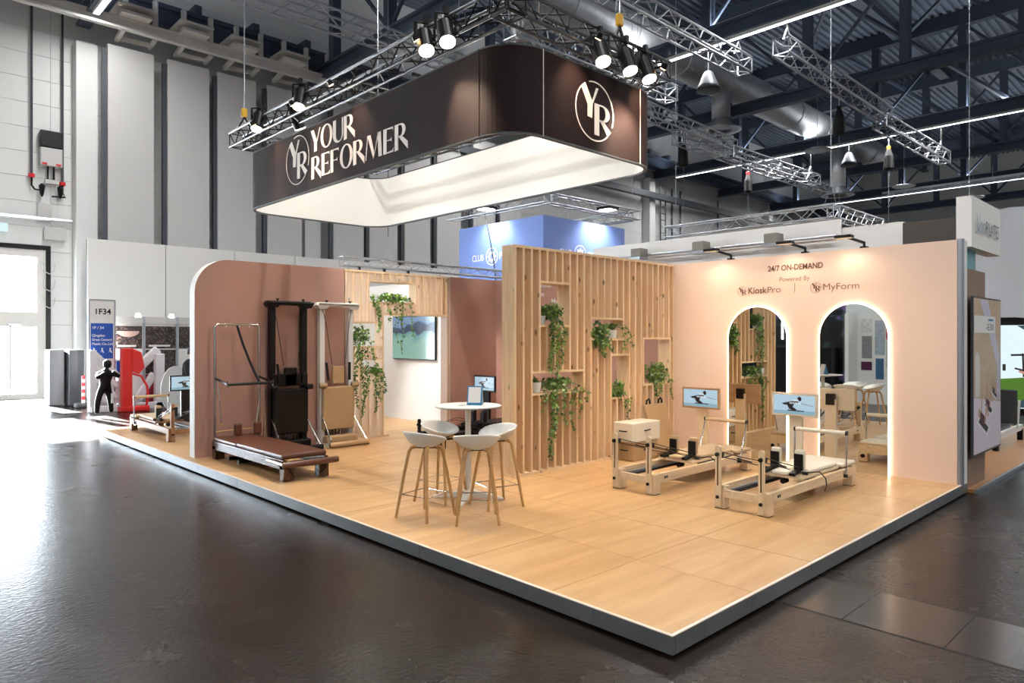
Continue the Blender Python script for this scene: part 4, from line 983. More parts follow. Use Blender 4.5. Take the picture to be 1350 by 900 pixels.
for x in (xa+.06, xb-.06):
    MB(ox).tube([(x, ya-.005, .19), (x+.02, ya-.03, .13), (x+.06 if x < .6 else x-.06, ya-.02, .06)], .012, 6).build('strap', m_blk, t)
    MB(ox).tube([(x, ya-.004, .20), (x, ya-.02, .17)], .006, 6).build('strap_ring', m_steel, t)
fx0, fx1, fy = .385, 1.065, 8.27
fr = MB(ox).tube([(fx0, fy, .03), (fx0, fy, 1.96), (fx0+.03, fy, 2.0), (fx1-.03, fy, 2.0), (fx1, fy, 1.96), (fx1, fy, .03)], .02, 10).build('chrome_frame', m_steel, t, smooth=True)
for k in range(11):
    z = .45+.14*k
    for x in (fx0, fx1): MB(ox).tube([(x, fy-.02, z), (x, fy-.04, z), (x, fy-.04, z+.012)], .004, 5).build('eye_hook', m_steel, fr)
for x in (.55, .75, .9): MB(ox).tube([(x, fy, 1.985), (x, fy-.01, 1.95)], .005, 5).build('eye_hook', m_steel, fr)
pb = [(fx0, fy-.02, 1.19), (fx0, 7.78, 1.12), (fx1, 7.78, 1.12), (fx1, fy-.02, 1.19)]
MB(ox).bar(pb[0], pb[1], .02, .03).bar(pb[3], pb[2], .02, .03).build('bar_arm', m_blk, t)
MB(ox).cyl(pb[1], pb[2], .022, 12).build('push_through_bar', m_blk, t)
for p in pb[1:3]: MB(ox).cyl(Vector(p)+Vector((0, 0, -.05)), Vector(p)+Vector((0, 0, .05)), .012, 8).build('bar_clamp', m_steel, t)
MB(ox).tube([(.72, fy, 1.98), (.76, 8.15, 1.7), (.82, 8.0, 1.4), (.88, 7.85, 1.14)], .018, 6).build('webbing', m_blk, t)
for x in (fx0+.03, fx1-.03):
    MB(ox).tube([(x, fy-.03, 1.15), (x+.02, fy-.05, .85), (x+.04 if x < .6 else x-.04, fy-.06, .52)], .012, 6).build('tower_spring', m_steel, t)
    MB(ox).lathe((x+.04 if x < .6 else x-.04, fy-.06, .48), [(.012, 0), (.02, .01), (.012, .03)], 8).build('spring_end', M('brass', '#c79a4b', .3, .9) if x < .6 else bpy.data.materials['brass'], t)
MB(ox).cyl((fx0, fy-.01, .385), (fx1-.04, fy-.01, .395), .012, 8).build('wooden_rod', m_oak, t)
for x in (.56, .86): MB(ox).box((x, yb_-.28, .335), (x+.11, yb_-.20, .52)).build('shoulder_pad', m_brown, t, bevel=.025, bseg=3)
for y in (7.4, 7.75): MB(ox).cyl((xa+.06, y, .05), (xb-.06, y, .05), .03, 8).build('under_roller', m_blk, t)
MB(ox).tube([(1.10, 8.2, .05), (1.10, 8.12, 1.0), (1.10, 8.1, 1.10)], .016, 8).build('spare_spring', m_steel, t)

# ================================================================== WALL TOWERS
def tower(lab, loc, mf, mp, dark):
    t = thing('wall_tower', lab, 'exercise tower', loc, group='wall towers'); H = 2.34     # x across, -y to the room
    for s in (-1, 1):
        MB().box((s*.27-.045, -.05, .02), (s*.27+.045, .06, H)).build('post', mf, t, bevel=.008)
        MB().tube([(s*.27, -.06, H-.06), (s*.22, -.08, H-.3), (s*.12, -.10, 1.35)], .005, 5).build('rope', m_blk, t)
        MB().bar((s*.22, -.09, 1.38), (s*.20, -.12, 1.08), .035, .03).build('handle_strap', m_blk, t)
        MB().cyl((s*.29, -.06, .50), (s*.33, -.48, .07), .013, 8).build('strut', m_steel, t)
        MB().cyl((s*.22, -.10, H+.03), (s*.22, -.10, H+.075), .014, 8).cyl((s*.22, -.10, H+.07), (s*.22, -.10, H+.085), .028, 10).build('knob', m_blk, t)
        MB().cyl((s*.30-.06, -.13, 1.0), (s*.30+.06, -.13, 1.0), .045, 14).build('roller_pad', mp, t, smooth=True)
    pts = [(-.40, 0), (-.36, .05), (.36, .05), (.40, 0), (.36, -.06), (.22, -.06), (.18, -.02), (-.18, -.02), (-.22, -.06), (-.36, -.06)]
    MB().prism(pts, (0, -.12, H), (1, 0, 0), (0, 0, 1), .16).build('head_beam', mf, t, bevel=.012)
    MB().cyl((-.38, -.15, H+.02), (.38, -.15, H+.02), .016, 10).build('head_bar', m_steel if not dark else m_blk, t)
    MB().box((-.30, -.13, .25), (.30, -.06, .98)).build('back_pad', mp, t, bevel=.03, bseg=3)
    MB().box((-.10, -.10, 1.02), (.12, -.04, 1.32)).build('head_pad', mp, t, bevel=.02, bseg=3)
    MB().box((-.30, -.28, .045), (.28, -.10, .17)).build('seat_pad', mp, t, bevel=.03, bseg=3)
    MB().cyl((-.36, -.48, .05), (.36, -.48, .05), .045, 14).build('foot_bar', mp if not dark else m_blk, t, smooth=True)
    for s in (-1, 1): MB().box((s*.30-.03, -.48, .001), (s*.30+.03, .06, .05)).build('base_rail', mf, t)
    for k in range(6): MB().cyl((-.15+.06*k, -.0, .12), (-.15+.06*k, -.0, .26), .012, 6).build('weight_rod', m_steel, t)
    if dark: MB().box((-.30, -.10, 1.02), (.30, -.03, 1.22)).build('cross_panel', mf, t, bevel=.01)
    return t
tower('tall black wall tower with black pads on the terracotta wall', (1.57, 8.33, 0), m_blk, m_blkg, True)
tower('tall white wall tower with tan pads beside the second slat partition', (2.43, 8.33, 0), m_whitep, m_tan, False)

# ================================================================== IVY
def ivy(lab, loc, bush, strands, pot=True, seed=1, leaf=.042, potr=.075, poth=.12, potx=0, grp='potted ivy on the shelves'):
    """bush: (cx, cy, cz, rx, ry, rz, n); strands: (x, y, z, length, drift_x, n)"""
    rg = random.Random(seed); t = thing('potted_ivy', lab, 'ivy plant', loc, group=grp)
    if pot:
        MB().lathe((potx, 0, 0), [(potr*.72, 0), (potr*.76, .004), (potr, poth), (potr*.93, poth), (potr*.9, poth-.02)], 20).build('pot', m_pot, t, smooth=False)
        MB().lathe((potx, 0, poth-.025), [(potr*.88, 0), (potr*.5, .004)], 16).build('soil', m_soil, t)
    lf = MB(); sm = MB()
    def leaf_at(p, s):
        a = rg.uniform(0, 6.28); tl = rg.uniform(-.9, .5)
        R3 = Matrix.Rotation(rg.uniform(-.9, .9), 3, 'Z') @ Matrix.Rotation(tl, 3, 'X') @ Matrix.Rotation(rg.uniform(-.6, .6), 3, 'Y')
        pts = [(0, 0, 0), (-.45, 0, .25), (-.42, -.02, -.1), (-.52, .02, -.55), (-.2, 0, -.55), (0, .03, -1.05), (.2, 0, -.55), (.52, .02, -.55), (.42, -.02, -.1), (.45, 0, .25)]
        vs = [Vector(p)+R3 @ (Vector(q)*s) for q in pts]
        lf.add(vs, [(0, 1, 2, 3, 4), (0, 4, 5), (0, 5, 6), (0, 6, 7, 8, 9)])
    cx, cy, cz, rx, ry, rz_, n = bush
    for k in range(n):
        v = Vector((rg.gauss(0, 1), rg.gauss(0, 1), rg.gauss(0, 1))).normalized()*rg.uniform(.35, 1)
        leaf_at((cx+v.x*rx, cy+v.y*ry, cz+v.z*rz_), leaf*rg.uniform(.75, 1.3))
    for k in range(7):
        sm.tube([(potx, 0, poth*.8), ((cx+potx)/2+rg.uniform(-.05, .05), cy*.5, cz+rg.uniform(-.02, .08)), (cx+rg.uniform(-rx, rx)*.8, cy, cz)], .003, 4)
    for (x, y, z, ln, dr, n) in strands:
        pts = []; ph = rg.uniform(0, 6)
        for i in range(9):
            u = i/8; pts.append((x+dr*u+.025*math.sin(ph+u*6), y-.02*math.sin(u*3), z-ln*u))
        sm.tube([(cx, cy, cz+.02)]+pts, .0025, 4)
        for k in range(n):
            u = rg.random()**.9; i = min(7, int(u*8)); q = Vector(pts[i]).lerp(Vector(pts[i+1]), u*8-i)
            wd = .055*(1-.6*u)
            leaf_at((q.x+rg.uniform(-wd, wd), q.y+rg.uniform(-.03, .025), q.z+rg.uniform(-.02, .02)), leaf*rg.uniform(.7, 1.2)*(1-.3*u))
    sm.build('vines', m_stem, t)
    f = lf.build('foliage', m_leaf, t); f['kind'] = 'stuff'
    return t
ya_ = YA+.11
ivy('ivy in the top left niche of the slat partition with long trailers', (3.30, ya_, 1.976), (.03, -.06, .19, .22,  .13, .12, 260), [(-.08, -.15, .1, .75, .02, 90), (.05, -.16, .1, .95, -.02, 130), (.14, -.15, .08, .6, .03, 70), (.0, -.15, .1, .5, -.08, 50)], seed=3, potx=-.12)
ivy('ivy in the wide left niche, dense trailer almost to the floor', (3.42, ya_, 1.066), (.02, -.04, .12, .34, .11, .09, 280), [(-.16, -.15, .05, .92, -.03, 150), (-.12, -.14, .08, .7, .02, 80), (.05, -.15, .05, .52, .03, 55), (.20, -.15, .05, .60, .05, 55), (.33, -.15, .05, .45, .06, 45), (.46, -.14, .06, .22, .12, 16), (-.33, -.14, .02, .3, .0, 12)], seed=5, pot=False)
ivy('small white pot of ivy at the left of the wide niche', (3.06, ya_-.03, 1.066), (-.02, .03, .15, .10, .06, .05, 40), [(.1, -.06, .12, .3, .05, 16)], seed=6, potr=.075, poth=.14)
ivy('round hanging ivy at the left of the upper middle niche', (4.32, ya_-.02, 1.792), (-.02, -.08, .06, .21, .11, .22, 320), [(-.05, -.16, .0, .28, .05, 50), (.08, -.16, .0, .18, .06, 30)], seed=8, pot=False)
ivy('white pot of ivy at the right of the upper middle niche', (4.68, ya_-.04, 1.792), (.0, .02, .18, .14, .07, .05, 50), [(.14, -.09, .15, .35, .02, 20), (.18, -.11, .2, .35, .22, 22)], seed=9)
ivy('ivy in the narrow lower niche of the slat partition', (4.77, ya_, .917), (.0, -.07, .12, .17, .10, .14, 140), [(.12, -.15, .0, .4, .05, 25), (.05, -.15, .05, .25, .03, 20)], seed=10, pot=False)
ivy('wide bushy ivy in the niche next to the blush wall', (5.75, ya_, 1.082), (.0, -.08, .17, .31, .12, .19, 330), [(.28, -.15, .05, .30, .06, 25), (.0, -.16, .05, .2, .0, 30), (-.15, -.16, .05, .25, .02, 30)], seed=11, pot=False)
yb2 = YB+.11
G2 = 'ivy on the second slat partition'
ivy('ivy draped along the top niche of the second slat partition', (3.65, yb2, 2.452), (.0, -.08, .08, .42, .11, .10, 260), [(-.33, -.14, .0, .55, .02, 80), (.18, -.14, .0, .45, .0, 60), (.36, -.14, .05, .7, .1, 45), (.05, -.14, .0, .75, .03, 30), (.20, -.14, -.2, .75, .0, 30), (-.12, -.14, .0, .4, .02, 22), (-.42, -.12, .12, .2, .0, 40)], seed=12, pot=False, grp=G2)
ivy('dense curtain of ivy beside the white wall tower', (2.95, yb2, 1.652), (.02, -.08, .2, .22, .11, .20, 220), [(-.10, -.15, .05, 1.15, .03, 120), (.02, -.15, .05, 1.3, .03, 150), (.12, -.15, .0, .9, .0, 90), (.22, -.15, .1, .5, .08, 40)], seed=13, pot=False, grp=G2)
ivy('small ivy in the low niche of the second slat partition', (3.29, yb2, 1.152), (.02, -.08, .06, .15, .1, .1, 90), [(.0, -.15, .0, .7, -.04, 60), (.13, -.15, .02, .35, .04, 40), (.05, -.15, .0, .5, .02, 35)], seed=14, pot=False, grp=G2)
# ================================================================== NEIGHBOUR ON THE RIGHT
m_wd = wood('brown_laminate', '#7d6350', '#93775f', axis=2, scale=1.0, rough=.5)
m_fl2 = wood('orange_laminate_floor', '#a9784e', '#bf8d60', axis=1, scale=.8, rough=.35)
f2 = sthing('floor_neighbour', 'low laminate platform of the neighbouring booth', (6.55, 0, 0))
o = (6.55, 0, 0)
MB(o).box((6.56, -.06, ZF+.001), (14.6, 9.0, -.095)).build('deck', m_fl2, f2)
MB(o).box((6.55, -.10, ZF+.001), (14.6, -.06, -.088)).build('edge_profile', m_alu, f2)
t = thing('sign_tower', 'tall neighbour sign tower with a white box on top', 'sign tower', (7.3, .3, -.095)); o = (7.3, .3, -.095)
MB(o).box((6.56, .02, -.094), (7.43, .16, 2.67)).build('wood_panel', m_wd, t)
MB(o).box((6.50, .06, -.094), (6.56, .16, 2.67)).build('black_edge', m_black, t)
MB(o).box((6.75, .10, 2.67), (7.30, .5, 2.95)).build('teal_neck', M('teal_paint', '#6fa9b5', .5), t)
MB(o).box((6.68, .0, 2.95), (8.19, .17, 3.60)).build('sign_box', m_part, t)
text('lettering', 'Uoo', (6.82, -.002, 3.16), (1, 0, 0), (0, 0, 1), .24, M('silver_blue_letters', '#86a9b8', .3, .3), t, t=.02, width=.44)
text('lettering', 'PILATES', (7.28, -.002, 3.16), (1, 0, 0), (0, 0, 1), .19, m_dgrey, t, t=.02, width=.70)
pst = thing('lit_poster', 'framed poster of people on exercise beds at the sign tower', 'poster', (7.25, -.02, .33)); o = (7.25, -.02, .33)
MB(o).box((6.545, -.05, .31), (7.955, -.02, 2.32)).build('frame', m_dgrey, pst)
MB(o).box((6.9, -.02, .9), (7.3, .018, 1.9)).build('wall_mount', m_black, pst)
def flat(name, pts, mat, y, par, oo): MB(oo).prism(pts, (0, y, 0), (1, 0, 0), (0, 0, 1), .0008).build(name, mat, par)
c = lambda n, h: M(n, h, .45)
flat('picture_wall', [(6.56, .33), (7.94, .33), (7.94, 2.3), (6.56, 2.3)], M('poster_brick', '#c9ae90', .45, noise=.25, nscale=14), -.0505, pst, o)
flat('picture_floor', [(6.56, .34), (7.94, .34), (7.94, .92), (6.56, 1.05)], c('poster_floor', '#e3d8e2'), -.0513, pst, o)
flat('picture_beam', [(6.85, 2.29), (7.25, 2.29), (7.9, 1.55), (7.9, 1.25), (7.55, 1.62)], c('poster_beam', '#cdcadb'), -.0513, pst, o)
flat('picture_arch', [(6.62, 1.05), (6.85, 1.05), (6.85, 1.45), (6.80, 1.58), (6.72, 1.62), (6.62, 1.56)], c('poster_arch', '#ded6d0'), -.0519, pst, o)
flat('picture_window', [(7.72, .95), (7.92, .95), (7.92, 1.55), (7.72, 1.45)], c('poster_window', '#c6c0cc'), -.0519, pst, o)
mm = c('poster_maroon', '#5d2f45'); ms = c('poster_skin', '#c79f84'); mf_ = c('poster_frame', '#e8e8ee'); md = c('poster_dark', '#3a352d')
for dx, dz, s in ((.0, .0, 1.0), (.33, .22, .75), (.70, .40, .55)):
    g = lambda pts: [(6.72+dx+p[0]*s, .62+dz+p[1]*s) for p in pts]
    flat('picture_bed', g([(-.02, .10), (.50, -.12), (.66, -.02), (.14, .20)]), mf_, -.0519, pst, o)
    flat('picture_mat', g([(.06, .11), (.46, -.06), (.56, .0), (.16, .17)]), md, -.0525, pst, o)
    flat('picture_body', g([(.13, .13), (.34, .05), (.37, .15), (.30, .19), (.15, .24)]), mm, -.0531, pst, o)
    flat('picture_leg', g([(.32, .07), (.37, .14), (.44, .33), (.50, .30), (.58, .16), (.53, .14), (.46, .22), (.40, .06)]), ms, -.0531, pst, o)
    flat('picture_head', g([(.10+.05*math.cos(R(a)), .22+.06*math.sin(R(a))) for a in range(0, 360, 30)]), ms, -.0535, pst, o)
    flat('picture_arm', g([(.18, .22), (.22, .20), (.26, .46), (.23, .47)]), ms, -.0531, pst, o)
MB(o).box((6.56, -.056, 1.86), (7.62, -.054, 2.08)).build('hall_number_label', m_part, pst)
text('hall_number', '-E30', (7.12, -.0562, 1.90), (1, 0, 0), (0, 0, 1), .085, m_dgrey, pst, t=.001, width=.40)
MB(o).box((7.25, -.0575, 2.02), (7.5, -.0562, 2.045)).build('blue_mark', m_cyan, pst)
t = thing('pilates_reformer', 'white framed exercise bed with upright dark grey board at right', 'reformer', (10.3, .75, -.094))
MB().box((0, -.28, .18), (2.0, -.22, .28)).build('side_rail', m_whitep, t); MB().box((0, .22, .18), (2.0, .28, .28)).build('side_rail', m_whitep, t)
for x in (.05, 1.9):
    for s in (-1, 1): MB().box((x-.05, s*.25-.04, .001), (x+.05, s*.25+.04, .2)).build('leg', m_blk, t)
MB().box((.1, -.22, .26), (1.3, .22, .33)).build('pad', m_dgrey, t, bevel=.02)
MB().box((1.35, -.30, .33), (1.42, .30, .95)).build('upright_board', M('charcoal_pad', '#3a3a3c', .6), t, bevel=.02)
for s in (-1, 1): MB().bar((1.45, s*.29, .25), (1.62, s*.29, .75), .03, .04).build('board_brace', m_whitep, t)

# video wall at the far right
t = thing('video_wall', 'large bright video wall showing a turf gym at the right edge', 'video wall', (18.2, .5, ZF)); o = (18.2, .5, ZF)
MB(o).box((18.0, -6, ZF), (18.3, 2.6, 2.32)).build('case', m_blk, t)
def vs(n, pts, m, d): MB(o).prism([(-p[0], p[1]) for p in pts], (17.999-d, 0, 0), (0, -1, 0), (0, 0, 1), .001).build(n, m, t)
vs('picture_wall', [(2.55, .0), (-6, .0), (-6, 2.12), (2.55, 2.12)], E('video_white', '#d7eaf0', 1.15), 0)
vs('picture_turf', [(2.55, .12), (1.2, .10), (.4, .9), (2.55, .68)], E('video_turf', '#5d8f2f', .7), .002)
vs('picture_mat', [(1.75, .02), (-6, .02), (-6, .9), (.75, .82)], E('video_mat', '#48626e', .6), .004)
vs('picture_ceiling', [(1.62, 2.11), (-6, 2.11), (-6, 1.5), (1.1, 1.72)], E('video_ceiling', '#3c6068', .6), .004)
vs('picture_rig', [(1.75, 1.38), (.2, 1.44), (.2, 1.38), (1.75, 1.33)], m_fig, .006)
vs('picture_rig', [(1.52, 1.4), (1.48, 1.4), (1.45, .8), (1.5, .8)], m_fig, .006)
vs('picture_box', [(1.93, .95), (1.86, .95), (1.86, 1.12), (1.93, 1.12)], m_fig, .006)
vs('picture_person', [(1.24, .16), (1.02, .16), (.98, .95), (1.0, 1.3), (1.18, 1.32), (1.32, 1.1), (1.34, .8), (1.2, .5)], E('video_dark', '#1d2a33', .5), .008)
vs('picture_head', [(1.08+.085*math.cos(R(a)), 1.44+.115*math.sin(R(a))) for a in range(0, 360, 24)], E('video_face', '#d9a58f', .8), .010)
vs('picture_hair', [(1.10, 1.56), (1.16, 1.53), (1.10, 1.50), (1.05, 1.40), (1.0, 1.30), (.96, 1.35), (.98, 1.50), (1.04, 1.57)], m_fig, .012)
vs('picture_arm', [(1.56, .98), (1.36, .92), (1.30, .86), (1.34, .80), (1.60, .93)], E('video_skin', '#d9a58f', .8), .010)
vs('picture_tablet', [(1.68, 1.0), (1.42, .93), (1.40, .97), (1.66, 1.04)], m_fig, .012)
vs('picture_shoe', [(1.42, .13), (1.08, .10), (1.10, .20), (1.34, .20)], E('video_shoe', '#f4f6f8', .9), .010)
rows = []
for k in range(25):
    y = 3.2-.5*k
    rows.append([(17.9+.12*math.sin(k*1.7)+.05*math.sin(k*4+j), y, 2.3+j*.55+.06*math.sin(k*.9+j)) for j in range(6)])
tag(MB().grid(rows).build('fabric_drape', M('pale_drape', '#e3e9ef', .8), smooth=True, solid=.02), 'pale wrinkled fabric drape above the video wall', 'drape')
t = thing('floodlight', 'bright floodlight above the pale drape', 'floodlight', (19.0, 2.9, 4.85))
MB().box((-.12, -.2, 0), (.12, .2, .25)).build('housing', m_blk, t); MB().box((-.14, -.18, .02), (-.121, .18, .23)).build('lens', E('bright_flood', '#f4fbff', 25), t)
MB().cyl((0, 0, .25), (0, 0, 7.2), .008, 6).build('drop_rod', m_alu, t)

# white neighbour wall behind the blush wall
t = sthing('wall_neighbour', 'white wall of the booth behind the blush wall', (10, 4, 0)); o = (10, 4, 0)
MB(o).box((10.0, 1.82, -.095), (10.15, 8.9, 3.87)).build('panel', m_part, t)
MB(o).box((10.0, .95, -.095), (10.15, 1.82, 3.84)).build('dark_panel', M('dark_wood_board', '#4b443e', .6, noise=.2, nscale=4), t)
MB(o).box((9.97, 2.87, 3.68), (10.0, 8.9, 4.04)).build('fascia', m_part, t)
MB(o).cyl((9.85, 2.9, 3.72), (9.85, 8.9, 3.72), .03, 8).build('rail', m_alu, t)
for i, (y, l) in enumerate(((5.68, 'middle'), (4.06, 'right'), (7.3, 'left'))):
    q = thing('floodlight', 'grey box floodlight on the white neighbour wall, %s one' % l, 'floodlight', (9.7, y, 3.6), group='floodlights on the white wall')
    MB().box((-.16, -.14, .06), (.14, .14, .26)).build('housing', M('warm_grey_metal', '#8d8a80', .5) if i == 0 else bpy.data.materials['warm_grey_metal'], q, bevel=.02)
    MB().box((-.22, -.16, 0), (.1, .16, .055)).build('reflector', m_alu, q)
tq = truss('box_truss', 'silver box truss corner behind the blush wall', (11.2, 7.6, 4.42), (11.2, 3.45, 4.42), .26, m_alu, r=.02, rb=.010, step=.3)
truss('', '', (11.33, 3.55, 4.42), (13.9, 3.55, 4.42), .26, m_alu, r=.02, rb=.010, step=.3, parent=tq)
hanger(tq, (11.2, 3.55, 4.55), 12.05, mat_strap=m_alu); hanger(tq, (11.2, 7.3, 4.55), 12.05, mat_strap=m_alu)

# periwinkle cube banner
t = thing('cube_banner', 'periwinkle blue cube banner with white club lettering', 'banner', (11.2, 11.9, 3.2)); o = (11.2, 11.9, 3.2)
bx0, bx1, by0, by1 = 9.5, 12.95, 10.2, 13.65
for a, b in (((bx0, by0, 3.2), (bx0+.05, by1, 5.0)), ((bx0+.05, by0, 3.2), (bx1, by0+.05, 5.0)), ((bx1-.05, by0+.05, 3.2), (bx1, by1, 5.0)), ((bx0+.05, by1-.05, 3.2), (bx1-.05, by1, 5.0))):
    MB(o).box(a, b).build('side', m_royal, t)
def club(org, xd, yd):
    org = Vector(org); xd = Vector(xd); yd = Vector(yd)
    text('lettering', 'CLUB', org+xd*-.85-yd*.09, xd, yd, .19, m_part, t, t=.004, width=.50, offset=.01)
    text('lettering', 'PILATES', org+xd*.30-yd*.09, xd, yd, .19, m_part, t, t=.004, width=.92, offset=.01)
    mb = MB(o); k = lambda r, a0=0, a1=360, n=40: arc(0, 0, r, r, a0, a1, n)
    mb.strip(k(.25), k(.222), org+xd.cross(yd)*.005, xd, yd, .004)
    pt = []
    for i in range(16):
        r = .19 if i % 2 == 0 else .125; pt.append((r*math.cos(R(22.5*i)), r*math.sin(R(22.5*i))))
    inn = [(.075*math.cos(R(22.5*i)), .075*math.sin(R(22.5*i))) for i in range(16)]
    mb.strip(pt+[pt[0]], inn+[inn[0]], org+xd.cross(yd)*.005, xd, yd, .004); mb.build('emblem', m_part, t)
club((bx0-.002, 12.2, 4.08), (0, -1, 0), (0, 0, 1)); club((10.96, by0-.002, 4.09), (1, 0, 0), (0, 0, 1))
for x, y in ((9.54, 11.2), (9.54, 12.9), (10.5, 10.225), (12.3, 10.225)): MB(o).cyl((x, y, 4.99), (x, y, 5.32), .012, 5).build('hanger', m_alu, t)
tq = truss('box_truss', 'silver square truss above the periwinkle cube banner', (9.45, 14.0, 5.42), (9.45, 10.0, 5.42), .25, m_alu, r=.02, rb=.010, step=.3)
truss('', '', (9.6, 10.1, 5.42), (13.4, 10.1, 5.42), .25, m_alu, r=.02, rb=.010, step=.3, parent=tq); truss('', '', (13.3, 10.25, 5.42), (13.3, 14.0, 5.42), .25, m_alu, r=.02, rb=.010, step=.3, parent=tq)
for p in ((9.45, 10.2, 5.55), (13.2, 10.1, 5.55), (9.45, 13.6, 5.55)): hanger(tq, p, 12.05, mat_strap=m_alu)
for l, x, y, tg in (('left', 9.1, 12.0, (9.6, 12.0, 4.3)), ('right', 11.6, 9.75, (11.6, 10.3, 4.3))):
    q = thing('floodlight', 'bright floodlight over the periwinkle banner, %s side' % l, 'floodlight', (x, y, 5.3), group='floodlights over the blue banner')
    MB().box((-.22, -.22, .03), (.22, .22, .1)).build('housing', m_blk, q); MB().box((-.17, -.17, .018), (.17, .17, .029)).build('lens', E('cool_flood_'+l, '#f4f8ff', 18), q)
    light('blue_wash', 'SPOT', (x, y, 5.28), 260, (.95, .97, 1), target=tg, spot_size=R(125), spot_blend=.8, shadow_soft_size=.1)

tag(MB().tube([(9.36, 12.35, 5.3), (9.42, 12.2, 4.6), (9.44, 12.05, 3.9), (9.43, 11.95, 3.2)], .012, 5).build('hanging_cable', m_blk), 'black cable hanging in front of the periwinkle banner', 'cable')
# ================================================================== BEHIND THE CAMERA'S LEFT: BOOTHS THE MIRRORS SEE
def dk():
    m, nt, b = newmat('dark_display_print'); N = nt.nodes.new; L = nt.links.new
    tc = N('ShaderNodeTexCoord'); n = N('ShaderNodeTexNoise'); n.inputs['Scale'].default_value = 1.3; n.inputs['Distortion'].default_value = 1.5; L(tc.outputs['Object'], n.inputs['Vector'])
    cr = N('ShaderNodeValToRGB'); e = cr.color_ramp.elements; e[0].position = .50; e[0].color = lin('#07070a'); e[1].position = .66; e[1].color = lin('#7a4f9c')
    q = e.new(.58); q.color = lin('#23443f'); L(n.outputs[0], cr.inputs[0]); L(cr.outputs[0], b.inputs['Base Color']); b.inputs['Roughness'].default_value = .3
    return m
t = thing('display_booth', 'dark display wall with purple swirls seen in the mirrors', 'display wall', (-5.7, 8, ZF))
MB((-5.7, 8, ZF)).box((-5.9, 5.95, ZF), (-5.7, 10.6, 3.4)).build('wall', dk(), t)
MB((-5.7, 8, ZF)).box((-5.66, 6.1, ZF), (-5.2, 8.9, 1.5)).build('counter', m_blk, t)
for y in (7.6, 7.8): MB((-5.7, 8, ZF)).box((-5.69, y, 1.75), (-5.66, y+.05, 3.0)).build('light_bar', E('cool_bar_%g' % y, '#eef6ff', 8), t)
t = thing('poster_booth', 'white exhibitor wall with posters seen in the right mirror', 'exhibitor wall', (-5.6, 4.6, ZF)); o = (-5.6, 4.6, ZF)
MB(o).box((-5.75, 1.0, ZF), (-5.6, 5.5, 2.5)).build('wall', m_part, t); MB(o).box((-5.75, 5.5, ZF), (-4.9, 5.6, 2.5)).build('side_wall', m_part, t)
rg = random.Random(4)
for i, (y0, y1, z0, z1, cc) in enumerate(((5.1, 5.4, 1.95, 2.35, '#d9d9d6'), (4.75, 5.02, 1.3, 2.3, '#a9b6c4'), (4.45, 4.72, 1.75, 2.3, '#a83a5c'), (4.45, 4.72, .95, 1.7, '#c7c2bd'), (5.1, 5.38, 1.2, 1.85, '#8f8f93'), (5.1, 5.4, .85, 1.1, '#5a2348'), (4.78, 5.0, .6, 1.2, '#3f6b8e'), (4.1, 4.4, 1.0, 2.3, '#9a8f88'), (3.6, 4.0, 1.2, 2.3, '#7d8894'))):
    MB(o).box((-5.6, y0, z0), (-5.592, y1, z1)).build('poster', M('poster_print_%d' % i, cc, .5, noise=.4, nscale=9), t)

# ================================================================== LEFT BACKGROUND
YL = 18.7
t = thing('poster_wall', 'white exhibitor wall with dark fair photographs at left', 'exhibitor wall', (2.8, YL, ZF)); o = (2.8, YL, ZF)
MB(o).box((1.55, YL, ZF), (4.6, YL+.08, 2.38)).build('panel', m_part, t)
MB(o).box((1.55, YL-.03, 2.18), (4.6, YL, 2.38)).build('fascia', m_wallg, t)
for x in (1.55, 2.345, 3.22, 4.1): MB(o).box((x-.03, YL-.04, ZF), (x+.03, YL, 2.38)).build('upright', m_alub, t)
def crowd(n, s, a, b, c2):
    m, nt, bb = newmat(n); N = nt.nodes.new; L = nt.links.new
    tc = N('ShaderNodeTexCoord'); v = N('ShaderNodeTexVoronoi'); v.inputs['Scale'].default_value = s; L(tc.outputs['Object'], v.inputs['Vector'])
    cr = N('ShaderNodeValToRGB'); e = cr.color_ramp.elements; e[0].position = .1; e[0].color = lin(a); e[1].position = .55; e[1].color = lin(b); q = e.new(.95); q.color = lin(c2)
    sp = N('ShaderNodeSeparateXYZ'); L(v.outputs['Color'], sp.inputs[0]); L(sp.outputs[0], cr.inputs[0]); L(cr.outputs[0], bb.inputs['Base Color']); bb.inputs['Roughness'].default_value = .4
    return m
pics = ((1.60, 2.30, 1.50, 2.12), (2.39, 3.18, 1.50, 2.12), (2.39, 3.18, .80, 1.46), (3.27, 4.05, 1.50, 2.12))
for i, (a, b, z0, z1) in enumerate(pics):
    p = MB(o).box((a, YL-.02, z0), (b, YL-.004, z1)).build('photo', crowd('photo_print_%d' % i, 26+7*i, '#0c0b0e', '#211b20', '#70584f'), t)
    if i == 0: MB(o).prism([(1.95+.28*math.cos(R(q)), 1.98+.16*math.sin(R(q))) for q in range(180, 361, 12)], (0, YL-.022, 0), (1, 0, 0), (0, 0, 1), .001).build('photo_disc', M('photo_disc', '#d8b7ac', .5), p)
    if i < 2: MB(o).box((a+.08, YL-.0225, z0+.05), (b-.15, YL-.0205, z0+.10)).build('photo_caption', m_part, p)
MB(o).box((2.39, YL-.03, ZF), (3.8, YL-.005, .78)).build('crimson_panel', M('crimson_paint', '#a3243f', .5), t)
for i, x in enumerate((2.1, 2.95)):
    q = thing('clip_spot', 'small white clip lamp on the exhibitor wall, %s one' % ('left', 'right')[i], 'lamp', (x, YL-.05, 2.36), group='clip lamps')
    MB().bar((0, 0, 0), (0, -.35, .08), .02, .02).build('arm', m_alu, q); MB().cyl((0, -.35, .1), (0, -.33, .0), .05, 10, .08).build('shade', E('clip_glow', '#ffffff', 3) if i == 0 else bpy.data.materials['clip_glow'], q)
